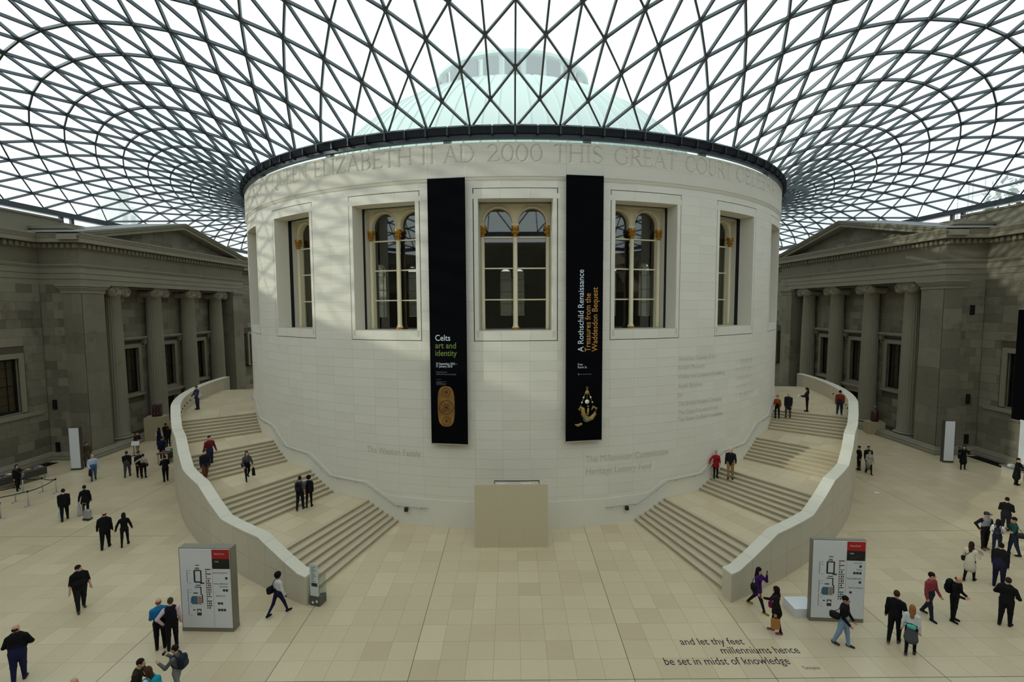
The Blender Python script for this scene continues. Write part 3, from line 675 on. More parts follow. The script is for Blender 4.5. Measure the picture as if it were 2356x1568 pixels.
# ------------------------------------------------------------------ windows of the drum
M_WGLASS = glass_pane('reading_room_glass', (.72, .76, .74), .14)
def drum_window():
    e = empty('window_1'); tag(e, kind='structure')
    l = MB()
    for s in (-1, 1): l.box(min(s*1.84, s*2.02), max(s*1.84, s*2.02), -21.9, -21.05, Z_OB, Z_OT)
    l.box(-2.2, 2.2, -21.9, -21.05, Z_OT, Z_OT+.25)
    l.build('stone_lining', M_DRUM, e)
    MB().box(-1.95, 1.95, -21.92, -20.1, Z_OB-.3, Z_OB).build('sill', M_COPE, e)
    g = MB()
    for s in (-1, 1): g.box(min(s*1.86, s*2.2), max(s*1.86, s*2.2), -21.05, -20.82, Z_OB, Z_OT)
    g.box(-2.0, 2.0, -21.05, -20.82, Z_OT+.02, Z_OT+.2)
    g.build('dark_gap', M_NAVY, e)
    r = MB()
    for s in (-1, 1): r.box(min(s*1.80, s*2.2), max(s*1.80, s*2.2), -20.82, -20.2, Z_OB, Z_OT)
    r.box(-2.1, 2.1, -20.82, -20.2, Z_OT-.06, Z_OT+.2)
    r.build('inner_reveal', M_CREAM2, e)
    p = MB()                             # arched head: two lights
    zc, ra = 15.76, .72
    for s in (-1, 1):
        cx = s*.89
        pts = [(cx+ra*math.cos(R(a)), zc+ra*math.sin(R(a))) for a in range(0, 181, 10)]
        up = [(cx+.92*math.cos(R(a)), Z_OT) for a in range(0, 181, 10)]
        for i in range(18):
            a, b, c, d = pts[i], pts[i+1], (cx+.91*(1-2*(i+1)/18), Z_OT), (cx+.91*(1-2*i/18), Z_OT)
            p.hexa([(a[0], -20.5, a[1]), (b[0], -20.5, b[1]), (c[0], -20.5, c[1]), (d[0], -20.5, d[1])], [(a[0], -20.2, a[1]), (b[0], -20.2, b[1]), (c[0], -20.2, c[1]), (d[0], -20.2, d[1])])
        p.box(cx+ra if s > 0 else cx-.91, cx+.91 if s > 0 else cx-ra, -20.495, -20.2, Z_OB, Z_OT)
        p.box(min(0, s*.17), max(0, s*.17), -20.49, -20.2, 15.5, Z_OT)
        p.tube([(q[0], -20.52, q[1]) for q in [(cx+(ra+.07)*math.cos(R(a)), zc+(ra+.07)*math.sin(R(a))) for a in range(0, 181, 10)] for q in [q]], .045, 6)
    p.build('arched_head', M_CREAM, e)
    c = MB().lathe([(.19, Z_OB), (.19, Z_OB+.1), (.14, Z_OB+.2), (.125, Z_OB+.3), (.115, 15.0)], 16, c=(0, -20.5, 0)).build('column', M_CREAM, e, True)
    def cap(x, sc_, par):
        k = MB().lathe([(.11, 15.02), (.13, 15.06), (.11, 15.1), (.13, 15.25), (.18, 15.42), (.2, 15.47), (.2, 15.56)], 12, c=(x, -20.5, 0))
        for t in range(8):
            a = t*PI/4; k.ball((x+.15*math.cos(a), -20.5+.15*math.sin(a), 15.24), (.05, .05, .08), 6); k.ball((x+.18*math.cos(a+.4), -20.5+.18*math.sin(a+.4), 15.42), (.045, .045, .055), 6)
        k.build('gilt_capital', M_GOLD, par)
    cap(0, 1, c)
    MB().lathe([(.2, Z_OB), (.2, Z_OB+.09), (.15, Z_OB+.13)], 12, c=(0, -20.52, 0)).build('gilt_base', M_GOLD, c)
    for s in (-1, 1):
        h = MB().lathe([(.12, Z_OB), (.1, Z_OB+.2), (.09, 15.0)], 12, c=(s*1.70, -20.5, 0)).build('side_column', M_CREAM, e, True)
        cap(s*1.70, 1, h)
    for z in (15.0, 13.39, 11.75): MB().box(-1.7, 1.7, -20.36, -20.28, z-.035, z+.035).build('glazing_bar', M_CREAM, e)
    gl = MB().add([(-1.75, -20.25, Z_OB), (1.75, -20.25, Z_OB), (1.75, -20.25, Z_OT), (-1.75, -20.25, Z_OT)], [(0, 1, 2, 3)]); gl.build('pane', M_WGLASS, e)
    return e
M_CREAM2 = plain('inner_reveal_paint', (212, 207, 190), .6)
w0 = drum_window()
for b in range(1, 20):
    o = copy_tree(w0); o.name = 'window_%d' % (b+1); o.rotation_euler = (0, 0, R(18*b))
# reading room inside
mb = MB()
for b in range(20):
    c = 18*b
    for (p, q, z0, z1) in ((-9, 9, 6, Z_OB), (-9, 9, Z_OT, 19.5), (-9, -5.0, Z_OB, Z_OT), (5.0, 9, Z_OB, Z_OT)): arc_quad(mb, c+p, c+q, z0, z1, 19.85, 19.98, n=2)
mb.lathe([(0, 6.0), (19.9, 6.0)], 40); mb.lathe([(19.9, 19.4), (0.01, 19.5)], 40)
tag(mb.build('wall_reading_room', M_BROWN), kind='structure')

# ------------------------------------------------------------------ dome above the roof
dome = empty('copper_dome', (0, 0, 19.3)); tag(dome, 'pale green ribbed copper dome seen through the glass roof', 'dome')
M_COPPER = stone('copper_verdigris', (186, 208, 198), (204, 220, 212), .7, .2, 1.2, .4, .02)
pr = [(17.4*math.cos(R(a)), -2.2+13.3*math.sin(R(a))) for a in np.linspace(9.6, 68, 16)]
MB().lathe([(20.6, -.1), (17.3, -.0)]+pr, 120).build('dome_shell', M_COPPER, dome, True)
rm = MB(); rm.tube([(0, -r-.02, z) for r, z in pr], .05, 5)
rme = rm.mesh('dome_rib', M_COPPER)
for k in range(100): obj('dome_rib', rme, dome, Matrix.Rotation(2*PI*k/100, 4, 'Z'))
lt = MB().lathe([(6.9, 9.8), (6.9, 10.1), (6.6, 10.15), (6.6, 11.75), (6.95, 11.85), (6.95, 12.1), (6.4, 12.25), (4, 12.7), (.01, 13.0)], 40).build('lantern', M_COPPER, dome)
wm = MB().box(-.62, .62, -6.72, -6.5, 10.3, 11.65).mesh('lantern_window', plain('lantern_glass', (84, 96, 100), .2))
for k in range(24): obj('lantern_window', wm, lt, Matrix.Rotation(2*PI*k/24, 4, 'Z'))

# ------------------------------------------------------------------ glass roof
HC, HE, KB, KC, KD, KQ, PP, PCC, SH, WR = 20.06, 19.263, 23.231, -.173, .283, -.116, .776, .18, -1.28, .319
ra_, rb_, rc_, rd_ = 21.95, 36.625, 51.125, 46.025
def fold(J):
    J %= 128; return (J, 1) if J <= 64 else (128-J, -1)
def imax(J):
    j, _ = fold(J)
    return 20+j if j <= 14 else 34-(j-14) if j < 30 else 20 if j == 30 else 18+(j-30) if j <= 46 else 34-(j-46)
def edge_pt(J):
    j, s = fold(J)
    if j <= 14: p = (-rb_*j/14, -rd_)
    elif j <= 46: p = (-rb_, -rd_+(rc_+rd_)*(j-14)/32+(SH*(1-abs(j-30)/16)))
    else: p = (-rb_*(64-j)/18, rc_)
    return np.array([p[0]*s, p[1]])
keys = []; P0 = []
for J in range(128):
    th = 2*PI*J/128; p0 = np.array([-ra_*math.sin(th), -ra_*math.cos(th)]); p1 = edge_pt(J); Mx = imax(J); pp = PP+PCC*(Mx-20)/14
    for i in range(Mx+1):
        if (i-J) % 2 == 0: keys.append((i, J)); P0.append(p0+(p1-p0)*(i/Mx)**pp)
idx = {k: n for n, k in enumerate(keys)}; P = np.vstack([np.array(P0), np.zeros((1, 2))])
fr, NB, W = [], [], []
for (i, J) in keys:
    if i == 0 or i >= imax(J): continue
    q = [(i+1, (J+1) % 128), (i+1, (J-1) % 128), (i-1, (J+1) % 128), (i-1, (J-1) % 128), (i+2, J), (i-2, J)]
    ww = [(1. if n < 4 else WR) if k in idx else 0. for n, k in enumerate(q)]
    if i == 1: ww[4] = 0.
    if (i+2, J) not in idx: ww[5] = 0.
    fr.append(idx[(i, J)]); NB.append([idx.get(k, len(P)-1) for k in q]); W.append(ww)
fr, NB, W = np.array(fr), np.array(NB), np.array(W)
for _ in range(30): P[fr] = (P[NB]*W[:, :, None]).sum(1)/W.sum(1)[:, None]
P = P[:-1]
def roof_z(x, y):
    r = np.hypot(x, y); psi = (1-x/rb_)*(1+x/rb_)*(1-y/rc_)*(1+y/rd_); q = ra_/r
    den = (1-q*x/rb_)*(1+q*x/rb_)*(1-q*y/rc_)*(1+q*y/rd_); c2 = (y*y-x*x)/(r*r)
    return (HC-HE)*psi/den+HE+(r/ra_-1)*psi*KB*(1+KC*(r/ra_-1)+KD*c2+KQ*c2*c2)
Z = roof_z(P[:, 0], P[:, 1]); X3 = np.c_[P, Z]
e_ = .02; gx = (roof_z(P[:, 0]+e_, P[:, 1])-roof_z(P[:, 0]-e_, P[:, 1]))/(2*e_); gy = (roof_z(P[:, 0], P[:, 1]+e_)-roof_z(P[:, 0], P[:, 1]-e_))/(2*e_)
NR = np.c_[-gx, -gy, np.ones(len(gx))]; NR /= np.linalg.norm(NR, axis=1)[:, None]
bars, tris = [], []
for (i, J) in keys:
    for k in ((i+1, (J+1) % 128), (i+1, (J-1) % 128), (i+2, J)):
        if k in idx and not (i >= imax(J) and k[0] >= imax(k[1])) and not (i == imax(J)): bars.append((idx[(i, J)], idx[k]))
    if (i+2, J) in idx:
        for s in (1, -1):
            k = (i+1, (J+s) % 128)
            if k in idx: tris.append((idx[(i, J)], idx[(i+2, J)], idx[k]))
    if i == 0: tris.append((idx[(0, J)], idx[(0, (J+2) % 128)], idx[(1, (J+1) % 128)]))
M_RING = MB()
arc_quad(M_RING, 0, 360, 19.47, 19.70, 21.9, 22.12, n=160)
ceiling = tag(M_RING.build('ceiling', M_STEELD), 'curved triangulated steel and glass roof over the court', kind='structure')
# panes
it = []
for a, b, c in tris:
    q = X3[[a, b, c]]+NR[[a, b, c]]*.03; ctr = q.mean(0); ar = .5*np.linalg.norm(np.cross(q[1]-q[0], q[2]-q[0]))
    it.append((ctr, ar, ctr+(q-ctr)*.985))
top, rest = pick(it, 300)
for ctr, ar, q in top: obj('pane', MB().add(q-ctr, [(0, 1, 2)]).mesh('pane', M_GLASSR), ceiling, Matrix.Translation(ctr))
mb = MB()
for ctr, ar, q in rest: mb.add(q, [(0, 1, 2)])
tag(mb.build('panes_beyond', M_GLASSR, ceiling), kind='stuff')
# bars
BW, BD = .08, .15
ub = MB().box(-.5, .5, -BW/2, BW/2, -BD, 0).mesh('roof_bar', M_STEEL)
it = []
for a, b in bars:
    p, q = X3[a], X3[b]; d = q-p; L = np.linalg.norm(d); d = d/L; n = NR[a]+NR[b]; n = n-d*(n @ d); n /= np.linalg.norm(n); s = np.cross(n, d); c = (p+q)/2
    Mx = Matrix.Identity(4)
    for k in range(3): Mx[k][0], Mx[k][1], Mx[k][2], Mx[k][3] = d[k]*L, s[k], n[k], c[k]
    it.append((c, L*.2, Mx))
top, rest = pick(it, 300)
for c, ar, Mx in top: obj('roof_bar', ub, ceiling, Mx)
mb = MB()
for c, ar, Mx in rest: mb.box(-.5, .5, -BW/2, BW/2, -BD, 0, M=Mx)
tag(mb.build('roof_bars_beyond', M_STEEL, ceiling), kind='stuff')
mb = MB()
for k, p in zip(keys, range(len(X3))):
    if 0 < k[0] < imax(k[1]):
        n = Vector(NR[p]); Mx = Matrix.Translation(X3[p]) @ n.to_track_quat('Z', 'Y').to_matrix().to_4x4()
        mb.lathe([(.10, -BD-.012), (.10, .0)], 6, M=Mx)
tag(mb.build('roof_nodes', M_STEEL, ceiling), kind='stuff')
# louvre boxes on the inner ring
lm = MB().hexa([(-.5, -22.2, 19.68), (.5, -22.2, 19.68), (.5, -21.95, 19.68), (-.5, -21.95, 19.68)], [(-.5, -22.3, 19.98), (.5, -22.3, 19.98), (.5, -21.95, 19.98), (-.5, -21.95, 19.98)]).mesh('louvre_box', M_DARK)
lh = MB().hexa([(-.52, -22.34, 19.98), (.52, -22.34, 19.98), (.52, -21.95, 19.98), (-.52, -21.95, 19.98)], [(-.5, -22.28, 20.07), (.5, -22.28, 20.07), (.5, -21.95, 20.07), (-.5, -21.95, 20.07)]).mesh('louvre_lid', M_STEEL)
ls = MB()
for k in range(18): ls.hexa([(-.47+k*.053, -22.215, 19.7), (-.45+k*.053, -22.215, 19.7), (-.45+k*.053, -22.19, 19.7), (-.47+k*.053, -22.19, 19.7)], [(-.47+k*.053, -22.31, 19.97), (-.45+k*.053, -22.31, 19.97), (-.45+k*.053, -22.28, 19.97), (-.47+k*.053, -22.28, 19.97)])
lsm = ls.mesh('louvre_slats', M_STEELD)
bk = MB().box(-.045, .045, -22.34, -21.95, 19.62, 20.0).mesh('ring_bracket', M_STEELD)
pst = MB().box(-.17, .17, -22.05, -21.75, 19.3, 19.5).mesh('ring_post', M_STEEL)
for k in range(-26, 26):
    Mz = Matrix.Rotation(R(2.8125*(k+.5)), 4, 'Z'); lb = obj('louvre_box', lm, ceiling, Mz); obj('louvre_lid', lh, lb); tag(obj('louvre_slats', lsm, lb), kind='stuff')
    obj('ring_bracket', bk, ceiling, Matrix.Rotation(R(2.8125*k), 4, 'Z'))
for k in range(20): obj('ring_post', pst, ceiling, Matrix.Rotation(R(18*k+9.3), 4, 'Z'))
cg = MB(); 
for k in range(60): cg.add([rad(6*k, 21.9, 19.3), rad(6*k+5.97, 21.9, 19.3), rad(6*k+5.97, 21.9, 19.55), rad(6*k, 21.9, 19.55)], [(0, 1, 2, 3)])
tag(cg.build('clerestory_panes', glass_pane('clerestory_glass', (.78, .9, .88), .05), ceiling), kind='stuff')
# edge beam on its posts
for (x0, x1, y0, y1) in ((-36.85, -36.4, -46.2, 51.3), (36.4, 36.85, -46.2, 51.3), (-36.85, 36.85, -46.3, -45.85), (-36.85, 36.85, 50.9, 51.35)):
    MB().box(x0, x1, y0, y1, 18.78, 19.2).build('edge_beam', M_STEEL, ceiling)
pm = MB().box(-.09, .09, -.14, .14, 18.2, 18.8).mesh('edge_post', M_STEEL)
for sx in (-1, 1):
    for y in np.arange(-43, 50, 6.07): obj('edge_post', pm, ceiling, Matrix.Translation((sx*36.62, y+.4, 0))); obj('edge_post', pm, ceiling, Matrix.Translation((sx*36.62, y+1.35, 0))) if abs(y+7) < 4 else None
# ------------------------------------------------------------------ curved staircases
RIS = 7
def r_in(az): return r_out(az)-.5
def cope_z(az):
    return float(np.interp(abs(az), [15, 16.9, 21.6, 27.6, 33.0, 39.0, 44.6, 50.6, 56.6, 60, 100], [1.12, 1.18, 2.06, 2.06, 3.02, 3.04, 4.06, 4.1, 5.04, 5.06, 5.06]))
def staircase(s):
    e = empty('curved_staircase', rad(s*16.6, 25.5, 0))
    tag(e, 'pale stone staircase curving up round the %s side of the white drum' % ('left' if s < 0 else 'right'), 'staircase')
    inv = Matrix.Translation(Vector(e.location)).inverted()
    def P(az, r, z): return tuple(inv @ Vector(rad(s*az, r, z)))
    def sector(mb, a0, a1, z0, z1, ri=None, ro=None, o=0., tone=.5):
        f0 = (ri if ri else RD+.02); g0 = ro(a0) if ro else r_in(a0)+.02; g1 = ro(a1) if ro else r_in(a1)+.02
        mb.hexa([P(a0, f0, z0), P(a0, g0, z0), P(a1, g1, z0), P(a1, f0, z0)], [P(a0, f0, z1), P(a0, g0, z1), P(a1, g1, z1), P(a1, f0, z1)], 0, tone)
    for fi, (p, q) in enumerate(FLT):
        for k in range(RIS):
            a0 = p+(q-p)*k/(RIS-1+.001); a1 = p+(q-p)*(k+1)/(RIS-1+.001)
            if k == RIS-1: a0, a1 = q, q+.18
            z1 = fi+(k+1)/RIS; z0 = fi+k/RIS
            st = MB()
            sector(st, a0+.11, a1+.3, z0-.02, z1-.045, tone=.45)
            sector(st, a0, a1+.2, z1-.045, z1, tone=.55)
            st.build('step', M_STEP, e)
        nx = FLT[fi+1][0] if fi < 3 else 84.
        a = q+.39; n = 3 if fi < 3 else 11; da = (nx+.3-a)/n
        for i in range(n):
            for j in range(4):
                f = lambda u, az: RD+.02+(r_in(az)+.02-RD-.02)*u
                t0, t1 = j/4, (j+1)/4
                aa, ab = a+i*da+.012, a+(i+1)*da-.012
                sl = MB().hexa([P(aa, f(t0, aa)+.004, fi+.9), P(aa, f(t1, aa)-.004, fi+.9), P(ab, f(t1, ab)-.004, fi+.9), P(ab, f(t0, ab)+.004, fi+.9)], [P(aa, f(t0, aa)+.004, fi+1.), P(aa, f(t1, aa)-.004, fi+1.), P(ab, f(t1, ab)-.004, fi+1.), P(ab, f(t0, ab)+.004, fi+1.)], tone=0)
                obj('landing_slab', sl.mesh('landing_slab', M_FLOOR), e, tone=min(1, max(0, random.gauss(.5, .25))))
    # parapet wall in stone panels under a coping
    br = sorted(set([16.05]+[16.05+2.35*i for i in range(1, 31)]))
    kn = [16.9, 21.6, 27.6, 33.0, 39.0, 44.6, 50.6, 56.6]
    pw = empty('parapet'); pw.parent = e
    for a0, a1 in zip(br[:-1], br[1:]):
        sub = [a0]+[k for k in kn if a0+.05 < k < a1-.05]+[a1]
        pan = MB(); cp = MB()
        for b0, b1 in zip(sub[:-1], sub[1:]):
            g0 = .01 if b0 == a0 else 0; g1 = .01 if b1 == a1 else 0
            c0, c1 = b0+g0, b1-g1
            o0, o1 = r_out(c0), r_out(c1)
            pan.hexa([P(c0, o0, 0), P(c0, o0-.5, 0), P(c1, o1-.5, 0), P(c1, o1, 0)], [P(c0, o0, cope_z(c0)-.06), P(c0, o0-.5, cope_z(c0)-.06), P(c1, o1-.5, cope_z(c1)-.06), P(c1, o1, cope_z(c1)-.06)], tone=0)
            cp.hexa([P(c0, o0+.02, cope_z(c0)-.06), P(c0, o0-.52, cope_z(c0)-.06), P(c1, o1-.52, cope_z(c1)-.06), P(c1, o1+.02, cope_z(c1)-.06)], [P(c0, o0+.015, cope_z(c0)), P(c0, o0-.515, cope_z(c0)), P(c1, o1-.515, cope_z(c1)), P(c1, o1+.015, cope_z(c1))], tone=0)
        obj('stone_panel', pan.mesh('stone_panel', M_PARA), pw, tone=random.uniform(.3, .7))
        obj('coping_stone', cp.mesh('coping_stone', M_COPE), pw, tone=random.uniform(.3, .7))
    jt = MB()                            # one level joint along the outer face
    for i in range(60):
        a0, a1 = 15.6+i*.9, 15.6+(i+1)*.9
        for z in (1.0, 2.0, 3.0):
            if z < cope_z(a0)-.25: jt.hexa([P(a0, r_out(a0)-.01, z-.004), P(a1, r_out(a1)-.01, z-.004), P(a1, r_out(a1)-.01, z+.004), P(a0, r_out(a0)-.01, z+.004)], [P(a0, r_out(a0)+.002, z-.004), P(a1, r_out(a1)+.002, z-.004), P(a1, r_out(a1)+.002, z+.004), P(a0, r_out(a0)+.002, z+.004)])
    tag(jt.build('bed_joint', plain('para_joint', (168, 160, 140), .9), pw), kind='stuff')
    for a in (57.5, 60, 62.5, 65, 67.5, 70):    # recessed step lights
        MB().ball((0, 0, 0), (.07, .07, .07), 8).build('step_light', M_BLACK, pw).location = P(a, r_in(a)-.0, 4.5)
    # handrail on the drum wall
    hp = [(12.0, 1.0), (16.3, 1.0)]
    for fi, (p, q) in enumerate(FLT): hp += [(p+.2, fi+1.0), (q+.4, fi+1.98)]
    hp += [(60.0, 4.98)]
    pts = []
    for (a0, z0), (a1, z1) in zip(hp[:-1], hp[1:]):
        n = max(2, int((a1-a0)/1.2)); pts += [P(a0+(a1-a0)*i/n, RD+.16, z0+(z1-z0)*i/n) for i in range(n)]
    pts.append(P(hp[-1][0], RD+.16, hp[-1][1]))
    h = MB().tube(pts, .028, 8).build('handrail', M_CHROME, e, True)
    for a in np.arange(13, 60, 3.4):
        z = float(np.interp(a, [x[0] for x in hp], [x[1] for x in hp]))
        MB().tube([P(a, RD+.16, z-.02), P(a, RD+.15, z-.09), P(a, RD+.01, z-.1)], .012, 6).build('rail_bracket', M_CHROME, h)
    MB().box(-.09, .09, -.09, .09, -.09, .09, M=Matrix.Translation(P(15.2, RD+.1, .8))).build('rail_box', M_BLACK, h)
    return e
stair_l = staircase(-1); stair_r = staircase(1)

# ------------------------------------------------------------------ banners
def banner(az, z0, z1, label):
    e = empty('hanging_banner', rad(az, 22.28, z0), R(az)); tag(e, label, 'banner')
    MB().box(-.945, .945, -.012, .012, 0, z1-z0).build('banner_cloth', plain('banner_black', (5, 5, 9), .95, spec=.1), e)
    MB().box(-.95, .95, -.03, .03, -.05, .0).build('bottom_rail', M_CHROME, e)
    MB().box(-.95, .95, -.03, .03, z1-z0, z1-z0+.04).build('top_rail', M_CHROME, e)
    wr = MB()
    for s in (-.93, .93): wr.tube([(s, 0, z1-z0), (s*.98, .04, 19.4-z0)], .007, 4)
    wr.build('hanging_wire', M_CHROME, e)
    return e
TW = plain('print_white', (214, 224, 236), .7); TG = plain('print_green', (116, 138, 62), .7); TO = plain('print_orange', (196, 140, 62), .7); TGR = plain('print_grey', (110, 116, 124), .7)
b1 = banner(-8.7, 4.5, 17.62, 'black banner lettered Celts art and identity with a bronze shield')
def bt(x, z): return lambda a, b: (-.945+x+a, -.014, z+b)
for s, x, z, size, wd, m_ in (('Celts', .28, 9.71-4.5, .42, .77, TW), ('art and', .28, 9.33-4.5, .42, 1.06, TG), ('identity', .28, 8.95-4.5, .42, 1.10, TG),
        ('24 September 2015 –', .30, 8.50-4.5, .17, 1.08, TW), ('31 January 2016', .30, 8.37-4.5, .17, .84, TW), ('Organised with', .30, 8.10-4.5, .12, .56, TGR), ('National Museums Scotland', .30, 7.99-4.5, .12, 1.02, TGR)):
    mb = MB(); put_text(mb, s, size, bt(x, z), .004 if size > .3 else 0, wd); mb.build('lettering', m_, b1)
mb = MB()
for k in range(5): mb.add([bt(.3, 3.25-.05*k-(0 if k == 0 else .06))(a, b) for a, b in ((0, 0), ((.24, .52, .28, .5, .48)[k], 0), ((.24, .52, .28, .5, .48)[k], .016), (0, .016))], [(0, 1, 2, 3)])
tag(mb.build('small_print', TGR, b1), kind='stuff')
sh = MB(); pts = []
for k in range(48):
    t = 2*PI*k/48; c, s_ = math.cos(t), math.sin(t)
    pts.append((-.945+.79+.46*math.copysign(abs(c)**.8, c)*(1-.05*math.cos(2*t)), 1.9+1.03*math.copysign(abs(s_)**.62, s_)))
sh.prism(pts, .012, .018, fn=lambda a, b, h: (a, -h, b))
po = sh.build('printed_shield', stone('shield_bronze', (92, 62, 26), (176, 128, 62), .45, 1.2, 9., .9, 0), b1)
rg = MB()
def ring(mb, x, z, r, t): mb.tube([(x+r*math.cos(2*PI*k/20), -.02, z+r*math.sin(2*PI*k/20)) for k in range(21)], t, 5, cap=False)
for (x, z, r) in ((-.145, 2.62, .21), (-.145, 1.85, .36), (-.145, 1.15, .21)):
    ring(rg, x, z, r, .014); ring(rg, x, z, r*.42, .012); rg.ball((x, -.02, z), (r*.22, .03, r*.22), 8)
for k in range(4): ring(rg, -.145+.24*math.cos(PI/4+k*PI/2), 1.85+.24*math.sin(PI/4+k*PI/2), .08, .01)
rg.build('shield_bosses', plain('boss_dark', (58, 46, 30), .4, .3), po)
b2 = banner(8.78, 4.62, 17.72, 'black banner with upright lettering A Rothschild Renaissance and a jewelled pendant')
def vt(x, z): return lambda a, b: (-.945+x-b, -.014, z+a)
for s, x, z, size, wd, m_ in (('A Rothschild Renaissance', .90, 9.12-4.62, .42, 4.06, TW), ('Treasures from the', 1.26, 9.12-4.62, .42, 2.9, TO), ('Waddesdon Bequest', 1.62, 9.12-4.62, .42, 3.2, TO)):
    mb = MB(); put_text(mb, s, size, vt(x, z), .004, wd); mb.build('lettering', m_, b2)
for s, x, z, wd in (('Free', .62, 8.44-4.62, .24), ('Room 2a', .62, 8.30-4.62, .46)):
    mb = MB(); put_text(mb, s, .16, bt(x, z), 0, wd); mb.build('lettering', TW, b2)
mb = MB(); mb.add([bt(.72, 3.36)(a, b) for a, b in ((0, 0), (.62, 0), (.62, .02), (0, .02))], [(0, 1, 2, 3)]); mb.add([bt(.63, 3.33)(a, b) for a, b in ((0, 0), (.06, 0), (.06, .09), (0, .09))], [(0, 1, 2, 3)]); tag(mb.build('small_print', TGR, b2), kind='stuff')
jg = MB()                                # pendant: chains, pearls, sea-horse shape, stones
cx = .16
for s in (-1, 1):
    jg.tube([(cx, -.02, 2.62), (cx+s*.12, -.02, 2.35), (cx+s*.3, -.02, 1.85)], .014, 5)
jg.tube([(cx+.05*math.cos(t), -.02, 2.68+.05*math.sin(t)) for t in np.linspace(0, 2*PI, 12)], .014, 5, cap=False)
jg.ball((cx, -.02, 2.45), (.11, .03, .1), 8).tube([(cx, -.02, 2.4), (cx, -.02, 1.9)], .01, 5)
jg.tube([(cx-.34, -.02, 1.52), (cx-.44, -.02, 1.62), (cx-.36, -.02, 1.72), (cx-.22, -.02, 1.62), (cx-.2, -.02, 1.35), (cx-.02, -.02, 1.08), (cx+.24, -.02, 1.14), (cx+.42, -.02, 1.36), (cx+.48, -.02, 1.62), (cx+.32, -.02, 1.72), (cx+.24, -.02, 1.55)], [.03, .05, .08, .1, .12, .14, .12, .09, .07, .06, .03], 8)
jg.tube([(cx-.3, -.02, .86), (cx-.5, -.02, .78), (cx-.62, -.02, .84)], [.08, .07, .04], 6); jg.tube([(cx+.02, -.02, 1.3), (cx+.06, -.02, 1.65)], [.07, .05], 6); jg.ball((cx+.06, -.02, 1.74), .05, 8)
jw = jg.build('printed_pendant', stone('pendant_gold', (96, 82, 40), (190, 160, 84), .4, 6., 30., .9, 0), b2, True)
pe = MB()
for (x, z, r) in ((-.18, 2.2, .05), (.18, 2.2, .05), (-.27, 1.95, .045), (.27, 1.95, .045), (0, 1.98, .12), (-.3, .86, .05)): pe.ball((cx+x, -.03, z), r, 8)
pe.build('pearls', plain('pearl', (206, 200, 188), .3), jw, True)
bl = MB(); bl.ball((cx-.02, -.06, 1.1), (.22, .06, .17), 12).ball((cx+.36, -.05, 1.3), (.1, .04, .1), 8); bl.build('blue_stones', plain('blue_stone', (30, 88, 108), .15), jw, True)

# ------------------------------------------------------------------ panel box and door outline at the foot of the drum
e = empty('boxed_hoarding', (-.28, -23.0, 0)); tag(e, 'plain beige boxed-in panelling standing against the foot of the drum', 'hoarding')
M_HOARD = plain('hoarding_beige', (208, 196, 164), .7)
for i in range(3):
    x0 = -1.73+i*1.153; MB().box(x0+.004, x0+1.149, -.86, -.82, 0, 3.06).build('front_panel', M_HOARD, e)
for s in (-1, 1): MB().box(min(s*1.69, s*1.73), max(s*1.69, s*1.73), -.82, -.55, 0, 3.05).build('side_panel', M_HOARD, e)
tg = MB()
for x in (-.7, .45): tg.tube([(x+.06*k, -.8+.04*math.sin(k*2.1), 3.07+.015*math.sin(k*1.3)) for k in range(9)], .03, 5)
tg.build('crumpled_tape', M_WHITE, e)
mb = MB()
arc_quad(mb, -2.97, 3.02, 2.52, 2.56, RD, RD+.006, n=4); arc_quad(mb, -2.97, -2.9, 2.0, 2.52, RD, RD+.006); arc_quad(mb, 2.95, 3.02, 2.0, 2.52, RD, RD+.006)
mb.build('door_shadow_gap', M_BLACK, drum)

